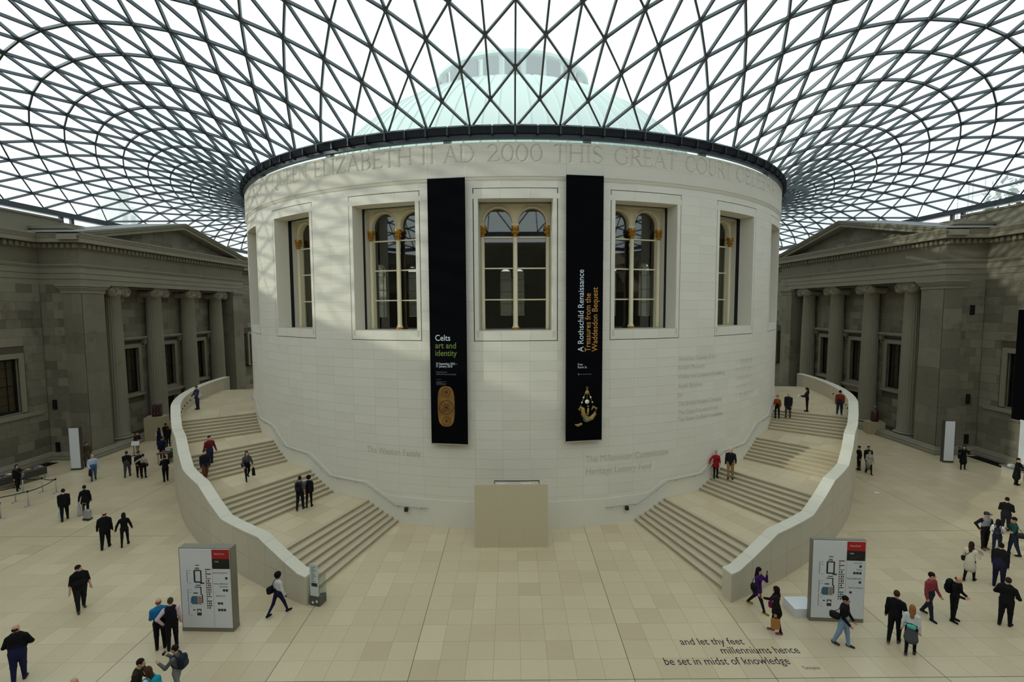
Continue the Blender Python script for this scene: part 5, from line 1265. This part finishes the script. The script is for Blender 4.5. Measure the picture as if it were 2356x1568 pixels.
    def hpp(v): c_, s_ = math.cos(hp), math.sin(hp); return hp_((v[0], v[1]*c_-v[2]*s_, v[2]*c_+v[1]*s_))
    E(hpp((0, .005, .02)), (.075, .095, .105), SK, yaw); E(hpp((0, -.035, -.055)), (.055, .06, .065), SK, yaw)
    C(hpp((0, -.09, .01)), hpp((0, -.112, -.025)), .012, .017, SK)
    for s in (-1, 1): E(hpp((s*.078, .01, -.005)), (.014, .024, .034), SK, yaw)
    V, Fc, mi = sdf_mesh(pr_, vox)
    ex = MB()
    for (wr, d2, hd, s) in hands:         # five separate fingers
        a = np.cross(d2, (0, 0, 1.)); a = a/np.linalg.norm(a) if np.linalg.norm(a) > .2 else np.array([0, 1., 0]); 
        side = np.array([0, -1., 0]) if abs(d2[1]) < .6 else np.array([s*-1., 0, 0]); side = side-d2*(side @ d2); side /= np.linalg.norm(side); nrm = np.cross(d2, side)*s
        for k, (o, ln) in enumerate(((.027, .068), (.009, .078), (-.009, .072), (-.027, .056))):
            p0 = hd+side*o; p1 = p0+d2*ln*.55-nrm*.006; p2 = p1+d2*ln*.4-nrm*.026; ex.tube([p0, p1, p2], [.0095, .009, .0065], 5, 0)
        p0 = wr+d2*.02+side*.022; p1 = p0+d2*.035+side*.03; p2 = p1+d2*.03+side*.006-nrm*.008; ex.tube([p0, p1, p2], [.012, .0105, .008], 5, 0)
    for s in (-1, 1): ex.ball(hpp((s*.03, -.083, .022)), (.011, .008, .008), 6, 6)
    ex.ball(hpp((0, -.088, -.062)), (.022, .01, .006), 6, 7)
    mats = [plain('skin_'+skin, SKINS[skin], .55), cloth(top), cloth(bot), cloth(shoe), cloth(sleeve or top), cloth(hem or skirt or collar or top), plain('eye_dark', (28, 22, 20), .3), plain('lip', (150, 84, 76), .5)]
    o = obj('person', np_mesh('person', V, Fc, mi, mats, ex)); o.location = (x, y, z); o.rotation_euler = (0, 0, R(F)); o.scale = (sc_,)*3
    tag(o, label, 'person', group)
    hr = []
    if hs in ('short', 'long', 'bun', 'cap'):
        hr.append(('e', hpp((0, .018, .032)), (.086, .104, .108), 0, yaw))
        if hs == 'long': hr.append(('c', hpp((0, .06, .0)), up((0, .085, .44)), .075, .06, 0, 1.)); hr.append(('c', hpp((-.055, .02, .0)), hpp((-.06, .045, -.16)), .04, .035, 0, 1.)); hr.append(('c', hpp((.055, .02, .0)), hpp((.06, .045, -.16)), .04, .035, 0, 1.))
        if hs == 'bun': hr.append(('e', hpp((0, .12, .05)), (.045, .045, .045), 0, 0.)); hr.append(('e', hpp((0, .03, .02)), (.09, .1, .1), 0, yaw))
        cut = [(hpp((0, -.10, -.035)), (.078, .085, .095), yaw)]
        if hs in ('short', 'cap'): cut.append((hpp((0, .03, -.13)), (.12, .14, .09), yaw))
    elif hs == 'afro': hr.append(('e', hpp((0, .02, .035)), (.125, .13, .125), 0, yaw)); cut = [(hpp((0, -.12, -.04)), (.08, .085, .1), yaw)]
    elif hs == 'hood': hr += [('e', hpp((0, .02, .02)), (.1, .118, .13), 0, yaw), ('c', hpp((0, .03, -.05)), up((0, .02, .5)), .1, .12, 0, 1.)]; cut = [(hpp((0, -.11, -.02)), (.062, .075, .085), yaw)]
    elif hs == 'ring': hr.append(('e', hpp((0, .02, -.005)), (.085, .1, .07), 0, yaw)); cut = [(hpp((0, -.10, -.035)), (.085, .1, .12), yaw), (hpp((0, 0, .1)), (.12, .14, .075), yaw), (hpp((0, .03, -.13)), (.12, .14, .09), yaw)]
    if hr:
        Vh, Fh, mh = sdf_mesh(hr, .012 if dist < 30 else .016, .02, cut)
        obj({'hood': 'headscarf'}.get(hs, 'hair'), np_mesh('hair', Vh, Fh, mh, [cloth(hair)]), o)
    if hs == 'cap':
        cm = MB(); superball(cm, tuple(hpp((0, .01, .085))), (.088, .105, .055), .9, 12); cm.box(-.06, .06, -.17, -.06, .055, .065, M=Matrix.Translation(hc) @ Matrix.Rotation(yaw, 4, 'Z')); cm.build('cap', cloth((40, 52, 84)), o, True)
    HANDS[label] = [(np.array(wr), np.array(d2), np.array(hd)) for (wr, d2, hd, s) in hands]
    o['_'] = 0; del o['_']
    return o, dict(M=Matrix.Translation((x, y, z)) @ Matrix.Rotation(R(F), 4, 'Z') @ Matrix.Scale(sc_, 4), hands=hands, up=up, pz=pz, hc=hc)
def thing_at(name, M_, label, cat, group=None):
    e = empty(name); e.matrix_world = M_; tag(e, label, cat, group); return e
def backpack(info, col, label, w_=.15, h_=.22, dx=0.):
    e = thing_at('backpack', info['M'], label, 'backpack'); u = info['up']
    c = u((dx, .20, .30)); mb = MB(); superball(mb, c, (w_, .095, h_), .55, 14); mb.build('bag_body', cloth(col), e, True)
    mb = MB(); superball(mb, c+np.array([0, .09, -.06]), (w_*.75, .035, h_*.45), .5, 10); mb.build('front_pocket', cloth(tuple(min(255, k+12) for k in col)), e, True)
    for s in (-1, 1):
        mb = MB(); mb.tube([u((s*.1+dx*.5, .13, .46)), u((s*.115, .03, .575)), u((s*.12, -.09, .50)), u((s*.125, -.125, .36)), u((s*.15, -.02, .22)), u((s*.13+dx*.5, .14, .16))], .017, 6); mb.build('strap', cloth(col), e)
def shoulder_bag(info, col, label, side=1, back=.0, w_=.15, h_=.13, zz=.02, cross=True):
    e = thing_at('shoulder_bag', info['M'], label, 'bag'); u = info['up']; c = u((side*.23, back, zz))
    mb = MB(); superball(mb, c, (.07, w_, h_), .55, 12); mb.build('bag_body', cloth(col), e, True)
    mb = MB(); superball(mb, c+np.array([side*.03, 0, .05]), (.05, w_*.95, h_*.55), .5, 10); mb.build('flap', cloth(tuple(min(255, k+10) for k in col)), e, True)
    sx_ = -side if cross else side
    mb = MB()
    for f in (-1, 1): mb.tube([c+np.array([0, f*.09, h_*.6]), u((side*.08*(1 if cross else 2), f*.15, .30)), u((sx_*.1, f*.07, .52)), u((sx_*.11, 0, .575))], .011, 5)
    mb.build('strap', cloth(col), e)
def hand_bag(info, which, col, label, w_=.16, d_=.06, h_=.2, name='carrier_bag', cat='bag', mark=None):
    wr, d2, hd, s = info['hands'][which]; e = thing_at(name, info['M'] @ Matrix.Translation(Vector(hd+np.array([0, 0, -.04]))), label, cat)
    mb = MB(); mb.hexa([(-d_, -w_*.9, -h_*2-.12), (d_, -w_*.9, -h_*2-.12), (d_, w_*.9, -h_*2-.12), (-d_, w_*.9, -h_*2-.12)], [(-d_*.6, -w_, -.12), (d_*.6, -w_, -.12), (d_*.6, w_, -.12), (-d_*.6, w_, -.12)]); mb.build('bag_body', cloth(col), e)
    for f in (-1, 1): MB().tube([(f*d_*.5, -w_*.5, -.12), (f*.01, -w_*.25, -.02), (0, 0, .0), (f*.01, w_*.25, -.02), (f*d_*.5, w_*.5, -.12)], .008, 5).build('handle', cloth(col), e)
def held(info, which, size, col, label, name, cat, off=(0, 0, 0), tilt=0.):
    wr, d2, hd, s = info['hands'][which]; e = thing_at(name, info['M'] @ Matrix.Translation(Vector(hd+d2*.05+np.array(off))) @ Matrix.Rotation(tilt, 4, 'X'), label, cat)
    a, b_, c_ = size; MB().box(-a, a, -b_, b_, -c_, c_).build('body', cloth(col), e); MB().box(-a*.9, a*.9, -b_-.003, -b_, -c_*.9, c_*.9).build('front', cloth(tuple(min(255, k+20) for k in col)), e)
WALK1 = ((.24, .1), (-.17, .26)); WALK2 = ((-.17, .28), (.24, .08)); STAND = ((.03, .04), (-.03, .03)); WIDE = ((.42, .1), (-.34, .28))
SW = ((-.28, .07, .2, 0.), (.28, .07, .3, .05)); SW2 = ((.28, .07, .3, .05), (-.28, .07, .2, 0.)); HANG = ((.03, .07, .18, .03), (.03, .07, .18, .03)); HIPS = ((-.25, .75, .5, .95), (-.25, .75, .5, .95)); FRONT = ((.12, .2, 1.35, .8), (.12, .2, 1.35, .8)); PHONE = ((.4, .15, 1.5, .3), (.05, .12, .3, 0.))
BK = (17, 17, 19); NV = (26, 28, 44); DJ = (36, 40, 62); CH = (40, 40, 44)
# ---- left floor
_, i_ = person(-24.4, -20.58, 0, 178, 1.76, 'man in black suit carrying a white carrier bag, walking away at left', BK, BK, legs=WALK1, arms=HANG, collar=(200, 200, 200))
hand_bag(i_, 1, (206, 206, 208), 'white carrier bag in the hand of the man in black suit')
_, i_ = person(-23.84, -19.93, 0, 178, 1.70, 'person in black coat pulling a silver suitcase, walking away at left', BK, BK, legs=WALK2, arms=((-.05, .2, .1, 0.), (.1, .25, .2, 0.)), coat=.12, fem=1)
hand_bag(i_, 1, (176, 176, 176), 'large pale grey shopping bag held beside the silver suitcase owner', .2, .09, .24)
e = empty('rolling_suitcase', (-23.2, -20.55, 0), R(170)); tag(e, 'silver rolling suitcase with a tall handle pulled across the left floor', 'suitcase')
mb = MB(); superball(mb, (0, 0, .31), (.18, .11, .25), .3, 16); mb.build('shell', plain('suitcase_silver', (166, 168, 172), .35, .5), e, True)
MB().box(-.17, .17, -.14, .14, .04, .1).build('base_trim', M_BLACK, e)
for s in (-1, 1): MB().lathe([(.045, -.02), (.045, .02)], 10, M=Matrix.Translation((s*.16, .1, .045)) @ Matrix.Rotation(PI/2, 4, 'Y')).build('wheel', M_BLACK, e)
MB().tube([(-.11, .12, .6), (-.11, .13, .98), (.11, .13, .98), (.11, .12, .6)], .011, 6).build('pull_handle', M_CHROME, e)
person(-19.63, -23.66, 0, 170, 1.80, 'broad man in black jacket walking away arm in arm with a woman', BK, BK, shoe=BK, b=1.15, legs=((.2, .1), (-.15, .2)), arms=((.05, .15, .2, 0.), (.1, .25, .3, 0.)), hy=40, hs='ring', hair=(60, 46, 38))
person(-18.91, -23.41, 0, 172, 1.64, 'dark haired woman in black linked with the broad man, walking away', BK, BK, shoe=BK, fem=1, hs='long', legs=WALK1, arms=((.15, .3, .2, 0.), (-.1, .45, .2, 0.)))
person(-16.62, -28.39, 0, 8, 1.80, 'heavy man in black hooded top walking towards us, looking aside', BK, (30, 29, 30), shoe=(70, 62, 54), b=1.22, legs=((.25, .1), (-.12, .25)), arms=((.08, .25, .25, 0.), (.05, .25, .25, 0.)), short=True, hy=50, hs='short')
person(-15.43, -31.88, 0, 165, 1.78, 'balding man in black jacket and blue jeans at the lower left corner', BK, (32, 34, 70), shoe=(40, 38, 36), b=1.2, hs='ring', hair=(40, 32, 28), legs=((.08, .05), (-.05, .1)), arms=((.1, .5, .9, .7), (.15, .4, 1.0, .8)), hy=-25, lean=.05)
person(-12.08, -30.5, 0, 176, 1.74, 'man in bright blue jumper reading the left map board', (30, 116, 168), BK, hair=(120, 84, 62), arms=((.12, .15, 1.2, .8), (.12, .15, 1.2, .8)), hs='ring')
person(-11.68, -30.5, 0, 178, 1.76, 'man in navy gilet with pink sleeves and hand on hip by left board', (20, 20, 34), BK, sleeve=(206, 178, 190), hair=(70, 56, 46), legs=((.1, .03), (-.08, .03)), arms=((.05, .15, .2, 0.), (-.25, .75, .5, .95)))
_, i_ = person(-10.05, -32.6, 0, -125, 1.66, 'youth with dark backpack raising a camera in front of left board', (96, 96, 92), (128, 128, 130), hair=(34, 22, 18), fem=1, legs=WALK1, arms=((.7, .2, 1.5, .3), (.7, .2, 1.4, .3)), hs='short')
backpack(i_, (36, 44, 56), 'dark blue backpack worn by the youth with the camera'); held(i_, 0, (.05, .03, .035), (24, 24, 26), 'small black camera held up by the youth with the backpack', 'camera', 'camera')
person(-10.78, -33.24, 0, 60, 1.72, 'person in dark olive coat stooping at the bottom edge, left of centre', (44, 40, 26), BK, hair=(36, 26, 20), arms=FRONT, lean=.25, coat=.2)
_, i_ = person(-10.21, -33.44, 0, -130, 1.64, 'brown haired person in white jacket with turquoise backpack at bottom edge', (196, 200, 206), DJ, hair=(74, 48, 32), fem=1, hs='long', arms=FRONT)
backpack(i_, (30, 140, 160), 'turquoise backpack on the white jacket at the bottom edge')
person(-11.81, -33.92, 0, 0, 1.74, 'bald person whose head just shows at the bottom edge of the picture', (90, 84, 80), BK, hs='none')
_, i_ = person(-28.08, -14.49, 0, 5, 1.76, 'man in pale blue shirt and jeans holding a jacket near the left pylon', (176, 190, 216), (70, 92, 124), hair=(70, 56, 46), legs=((.15, .05), (-.12, .25)), arms=((.1, .2, .9, .3), (-.05, .25, .3, 0.)), b=1.08, hs='ring')
hand_bag(i_, 0, (44, 32, 26), 'dark brown jacket folded over the arm of the man in pale blue', .2, .07, .16, 'folded_jacket', 'jacket')
person(-31.05, -11.55, 0, 15, 1.78, 'man in olive jacket standing against the left portico wall', (70, 64, 46), (84, 76, 60), hair=(60, 50, 42), arms=HANG, collar=(150, 150, 150))
person(-26.32, -13.86, 0, 170, 1.78, 'man in black jacket and grey trousers walking away, left of centre group', (20, 21, 26), (66, 64, 66), hair=(50, 42, 36), legs=((.2, .08), (-.2, .2)), arms=SW)
person(-25.51, -13.87, 0, 20, 1.76, 'man in dark suit facing a woman in beige near the left portico', (30, 28, 30), BK, collar=(180, 180, 180), skin='t', hair=(40, 30, 26), arms=((.1, .1, .6, .2), (.1, .1, .6, .2)))
_, i_ = person(-25.02, -14.13, 0, 165, 1.66, 'woman in beige jacket stretching an arm to the right near portico', (168, 162, 146), BK, fem=1, hair=(46, 24, 18), hs='short', arms=((.1, .15, .4, .1), (.3, 1.0, .1, -.4)), legs=STAND)
shoulder_bag(i_, (40, 34, 30), 'small dark shoulder bag on the woman in beige jacket', -1, .02, .1, .09, .0)
person(-29.91, -8.3, 0, 30, 1.66, 'visitor in dark top and pale trousers behind the white notice stand', (52, 34, 30), (150, 132, 112), hair=(70, 40, 30), arms=FRONT, legs=((.2, .1), (-.1, .2)))
person(-29.0, -7.14, 0, 175, 1.70, 'woman in long black dress with white sleeves by the tall plinth', BK, BK, sleeve=(190, 190, 196), fem=1, hs='long', coat=.55)
person(-26.65, -10.11, 0, 172, 1.76, 'man in dark blue jacket walking away beside the left parapet', (22, 30, 66), BK, legs=WALK2, arms=SW2)
person(-29.36, -5.88, 0, 150, 1.76, 'dark figure furthest back by the left portico doorway', BK, BK, arms=HANG)
person(-28.6, -6.7, 0, 200, 1.74, 'person in black with brown hair close behind the left parapet', BK, BK, hair=(66, 36, 24), hs='long', fem=1, arms=HANG)
person(-23.1, -14.75, 0, 190, 1.74, 'dark figure at the book stall, half hidden by the left parapet', BK, BK, arms=((.5, .1, .9, 0.), (.5, .1, .9, 0.)), legs=((.1, .05), (-.1, .1)))
_, i_ = person(-31.38, -16.19, 0, 20, 1.68, 'woman in black with a grey bag walking behind the queue barrier', BK, BK, fem=1, hs='long', hair=(40, 24, 18), legs=WALK1, arms=HANG)
shoulder_bag(i_, (120, 120, 122), 'grey bag on the woman behind the queue barrier', 1, -.06, .13, .16, .05)
# ---- left stairs
_, i_ = person(-8.97, -28.74, 0, 120, 1.68, 'woman in white top with black bag striding past the left stair end', (206, 206, 208), (26, 28, 60), shoe=BK, skin='b', fem=1, hs='afro', hair=(14, 12, 12), legs=WIDE, arms=((.1, .15, .3, 0.), (-.1, .15, .2, 0.)))
shoulder_bag(i_, (24, 24, 28), 'black bag slung behind the woman in the white top', 1, .14, .17, .15, .12, cross=False)
STL = 'visitors on the stairs'
person(-17.37, -19.08, 2.43, 25, 1.78, 'man in maroon jumper coming down the left stairs', (104, 30, 34), DJ, hair=(44, 32, 26), legs=((.3, .5), (.0, .1)), arms=((-.1, .2, .3, 0.), (.1, .25, .3, 0.)), group=STL)
person(-16.92, -20.26, 2.0, 25, 1.78, 'man in dark blazer, blue shirt and brown trousers on left stairs', (22, 24, 34), (92, 62, 38), shoe=(40, 28, 22), hair=(40, 30, 24), legs=((.25, .1), (-.1, .3)), arms=HANG, collar=(120, 150, 190), hem=(22, 24, 34), group=STL)
_, i_ = person(-14.68, -20.17, 2.0, 12, 1.66, 'woman in grey top carrying a dark coat down the left stairs', (70, 70, 74), BK, hair=(30, 20, 18), fem=1, hs='long', legs=((.3, .15), (-.25, .5)), arms=((.15, .2, .6, .2), (.2, .25, .7, .1)), group=STL)
shoulder_bag(i_, (30, 30, 32), 'black bag on the hip of the woman in grey top', -1, -.02, .11, .1, .04); hand_bag(i_, 1, (20, 20, 24), 'dark coat hanging over the arm of the woman in grey top', .14, .07, .2, 'carried_coat', 'coat')
_, i_ = person(-11.16, -21.7, 1.0, 160, 1.76, 'man in grey shirt with black backpack starting up the left stairs', (84, 86, 90), BK, shoe=(60, 70, 100), hair=(34, 26, 22), skin='t', short=True, legs=((.1, .05), (-.2, .15)), arms=HANG, group=STL)
backpack(i_, (18, 18, 20), 'black backpack on the man in grey shirt on the stairs', .15, .25)
_, i_ = person(-10.84, -21.38, 1.0, 165, 1.68, 'woman in black beside the man with backpack on left stairs', BK, BK, fem=1, hs='afro', hair=(20, 16, 16), legs=((.05, .05), (-.1, .1)), arms=HANG, group=STL)
shoulder_bag(i_, (170, 168, 150), 'pale bag on the woman in black on the left stairs', 1, .05, .1, .12, .1, cross=False)
_, i_ = person(-23.22, -11.0, 4.0, -60, 1.76, 'man with a pale bag leaning at the top left parapet', (40, 48, 70), DJ, hair=(60, 44, 36), arms=((.3, .2, .8, .2), (.3, .2, .8, .2)), group=STL)
shoulder_bag(i_, (176, 174, 166), 'pale shoulder bag of the man at the top left parapet', 1, .08, .15, .15, .05)
# ---- right stairs
person(18.14, -13.11, 3.57, -15, 1.64, 'woman in orange brown jacket coming down the right stairs by the drum', (140, 66, 26), BK, fem=1, hs='short', hair=(110, 62, 38), legs=((.25, .4), (-.05, .1)), arms=((.1, .2, .5, .1), (.1, .2, .5, .1)), group=STL)
person(18.68, -13.48, 3.71, -15, 1.74, 'old man in dark coat beside the woman in orange brown', (26, 27, 32), (70, 66, 58), hs='ring', hair=(200, 200, 200), legs=((.3, .4), (-.05, .1)), arms=HANG, coat=.15, group=STL)
_, i_ = person(20.31, -12.9, 4.0, -80, 1.68, 'woman in dark clothes reading a white leaflet at the right stair top', (28, 28, 32), BK, fem=1, hs='long', arms=((.4, .12, 1.1, .2), (.4, .12, 1.1, .2)), hp=.3, group=STL)
held(i_, 0, (.13, .004, .1), (222, 224, 228), 'white leaflet held by the woman at the right stair top', 'leaflet', 'leaflet', (0, -.06, .02), -.6)
person(21.64, -14.28, 4.0, 175, 1.74, 'man in rust red jumper walking away at the right stair top', (116, 40, 22), (28, 30, 40), shoe=(180, 180, 176), hair=(22, 18, 18), legs=((.15, .05), (-.25, .4)), arms=SW2, group=STL)
person(11.38, -19.11, 1.57, 15, 1.62, 'grey haired woman in red coat holding the right handrail', (150, 24, 34), BK, fem=1, hs='short', hair=(150, 148, 146), legs=((.25, .35), (-.02, .1)), arms=((.3, .7, .2, 0.), (.2, .15, 1.0, .3)), coat=.12, group=STL)
person(11.97, -19.65, 1.71, 0, 1.80, 'tall man in dark jacket over pink shirt and tan trousers, right stairs', (22, 24, 30), (150, 118, 78), hem=(196, 160, 166), collar=(196, 160, 166), hs='ring', hair=(150, 130, 110), legs=((.2, .3), (.0, .1)), arms=((.0, .15, .15, 0.), (.25, .2, .8, .1)), group=STL)
# ---- right floor
_, i_ = person(8.95, -28.63, 0, 70, 1.70, 'woman in purple jacket striding with a phone raised to her ear', (60, 24, 88), (24, 26, 38), shoe=(120, 130, 40), fem=1, hs='long', hair=(20, 16, 18), legs=WIDE, arms=((.05, .15, .3, 0.), (.9, .2, 2.2, .2)), coat=.1)
shoulder_bag(i_, (20, 20, 24), 'black bag worn behind the woman in purple jacket', -1, .05, .13, .15, .1)
held(i_, 1, (.035, .008, .07), (24, 24, 28), 'black phone at the ear of the woman in purple', 'phone', 'phone')
_, i_ = person(8.94, -29.92, 0, -75, 1.66, 'woman in black leather jacket and headscarf looking at her phone', (24, 20, 18), BK, shoe=(140, 70, 86), fem=1, hs='hood', hair=(16, 15, 16), legs=((.12, .05), (-.12, .1)), arms=((.45, .15, 1.2, .1), (.0, .12, .2, 0.)), coat=.14)
held(i_, 0, (.035, .008, .07), (28, 28, 34), 'phone held out by the woman in headscarf', 'phone', 'phone'); hand_bag(i_, 1, (176, 122, 68), 'brown paper carrier bag held by the woman in headscarf', .15, .07, .17, 'paper_bag')
shoulder_bag(i_, (130, 30, 84), 'pink and black handbag of the woman in headscarf', -1, -.1, .12, .11, -.02)
_, i_ = person(10.81, -30.61, 0, 75, 1.76, 'man in black jacket and pale blue jeans in front of right map board', BK, (134, 158, 190), shoe=(60, 48, 38), skin='t', hs='short', hair=(16, 14, 14), legs=((-.2, .15), (.2, .08)), arms=((.15, .12, .6, .2), (.15, .12, .6, .2)), b=1.08)
shoulder_bag(i_, (22, 22, 24), 'black bag slung behind the man in pale blue jeans', -1, .2, .16, .12, .16)
person(12.68, -30.44, 0, 172, 1.80, 'slim man in black jumper walking away beside the blonde woman', BK, BK, shoe=(90, 84, 74), hair=(62, 40, 28), legs=((.06, .05), (-.22, .3)), arms=((-.1, .3, .5, .2), (-.05, .15, .2, 0.)))
_, i_ = person(12.75, -31.01, 0, 178, 1.66, 'blonde woman in white top with grey jacket tied at her waist', (212, 214, 218), BK, shoe=(84, 70, 40), hair=(150, 100, 56), fem=1, hs='long', legs=((.1, .05), (-.15, .2)), arms=((-.05, .12, .2, 0.), (-.05, .2, .2, 0.)), skirt=(82, 84, 88))
e = thing_at('waist_bag', i_['M'], 'turquoise pouch at the waist of the blonde woman', 'bag'); mb = MB(); superball(mb, i_['up']((0, .13, .12)), (.13, .05, .07), .6, 12); mb.build('bag_body', cloth((90, 190, 176)), e, True); MB().tube([i_['up']((.16*math.cos(t), .125*math.sin(t), .13)) for t in np.linspace(0, 2*PI, 20)], .012, 5).build('strap', cloth((70, 160, 150)), e)
person(14.92, -29.2, 0, 60, 1.76, 'man in dusty red jumper and jeans looking right', (142, 60, 68), (36, 40, 56), hair=(26, 22, 22), legs=((.25, .1), (-.2, .3)), arms=((.0, .12, .25, 0.), (.15, .15, .4, 0.)), hy=35)
_, i_ = person(15.66, -29.38, 0, 70, 1.74, 'balding man in black with large black backpack looking down', BK, BK, hs='ring', hair=(50, 40, 34), arms=((.15, .12, 1.2, .6), (.15, .12, 1.2, .6)), legs=STAND, lean=.1, hp=.3)
backpack(i_, (20, 20, 22), 'large black backpack on the balding man in black', .16, .26)
person(17.27, -29.64, 0, 165, 1.76, 'stocky man in black hooded jacket standing at the right edge', BK, (22, 22, 26), hair=(46, 30, 24), b=1.12, arms=((.0, .45, 1.2, .8), (.0, .45, 1.2, .8)), collar=(70, 70, 74), legs=((.08, .04), (-.12, .12)))
_, i_ = person(18.63, -26.86, 0, 165, 1.68, 'woman in cream coat with long dark hair studying a map', (196, 188, 170), BK, fem=1, hs='long', hair=(44, 24, 20), legs=WALK1, coat=.3, arms=((.3, .3, 1.4, .35), (.3, .3, 1.4, .35)))
held(i_, 0, (.2, .004, .14), (220, 220, 216), 'white map opened by the woman in cream coat', 'map', 'map', (.12, -.04, .05), -.5); shoulder_bag(i_, (24, 22, 24), 'small black bag on the woman in cream coat', 1, -.02, .1, .1, .0)
person(19.45, -27.25, 0, 172, 1.80, 'large man in black jacket and navy trousers, back to us', BK, (28, 26, 52), hair=(20, 18, 18), b=1.15, arms=HANG, legs=((.05, .05), (-.1, .15)))
GR = 'friends talking in a group at right'
person(21.77, -24.29, 0, 40, 1.80, 'man in baseball cap and grey top with black sleeves, hand on hip', (128, 130, 134), BK, sleeve=(22, 22, 24), shoe=(90, 84, 70), skin='t', hs='cap', arms=((-.25, .75, .5, .95), (.1, .2, .9, .4)), legs=((.08, .05), (-.05, .05)), hy=30, group=GR)
_, i_ = person(21.82, -24.8, 0, 178, 1.66, 'woman in white tee shirt with a small dark backpack', (208, 208, 208), (28, 32, 46), fem=1, hs='long', hair=(22, 16, 18), skin='t', short=True, arms=((.3, .2, 1.3, .3), (.3, .2, 1.3, .3)), group=GR)
backpack(i_, (28, 32, 44), 'small dark backpack on the woman in white tee shirt', .12, .17)
_, i_ = person(22.53, -24.85, 0, -70, 1.78, 'man in dark green shirt looking at a phone, bag at his back', (22, 66, 58), (30, 34, 52), hair=(20, 16, 16), skin='t', short=True, arms=((.35, .15, 1.2, .15), (.35, .15, 1.2, .15)), legs=((.15, .05), (-.15, .15)), hp=.25, group=GR)
shoulder_bag(i_, (34, 36, 40), 'dark messenger bag on the man in green shirt', 1, .14, .16, .12, .1); held(i_, 0, (.05, .006, .07), (190, 192, 196), 'pale phone in the hand of the man in green shirt', 'phone', 'phone')
person(24.5, -22.58, 0, 175, 1.76, 'man in black standing behind the group at right, head bowed', BK, (26, 28, 36), hair=(20, 18, 18), arms=FRONT, hp=.3, b=1.05)
_, i_ = person(30.95, -13.42, 0, 5, 1.70, 'woman in black coat with crossed legs holding a camera to her face', BK, BK, fem=1, hs='long', hair=(30, 20, 18), coat=.36, legs=((.1, .05), (-.12, .12)), arms=((1.0, .4, 2.0, .25), (1.0, .4, 2.0, .25)))
shoulder_bag(i_, (18, 18, 20), 'large black bag on the woman with the camera', -1, .0, .17, .16, -.02); held(i_, 0, (.06, .04, .04), (22, 22, 24), 'black camera at the face of the woman in black coat', 'camera', 'camera')
person(24.3, -13.5, 0, 15, 1.74, 'dark haired man close behind the woman in grey shawl at right', (24, 24, 30), BK, hair=(18, 16, 16), arms=HANG, legs=WALK1)
person(23.85, -14.2, 0, 20, 1.64, 'woman in pale jacket with grey shawl walking past the right parapet', (160, 154, 142), BK, fem=1, hs='short', hair=(70, 34, 26), legs=WALK2, arms=((.2, .15, 1.1, .3), (.1, .2, .6, .1)), coat=.1, skirt=(120, 118, 114))
person(23.75, -13.4, 0, -60, 1.70, 'dark figure partly hidden by the right parapet', BK, BK, arms=((.1, .5, .3, 0.), (.1, .5, .3, 0.)), fem=1, hs='short')
person(31.6, -16.35, 0, 70, 1.74, 'person in long black coat at the service desk on the right edge', BK, BK, coat=.4, arms=((.5, .1, .9, 0.), (.5, .1, .9, 0.)))
person(13.37, -26.62, 0, 170, 1.70, 'dark haired head showing just above the right map board', (60, 60, 64), BK, hair=(24, 20, 20), arms=HANG)
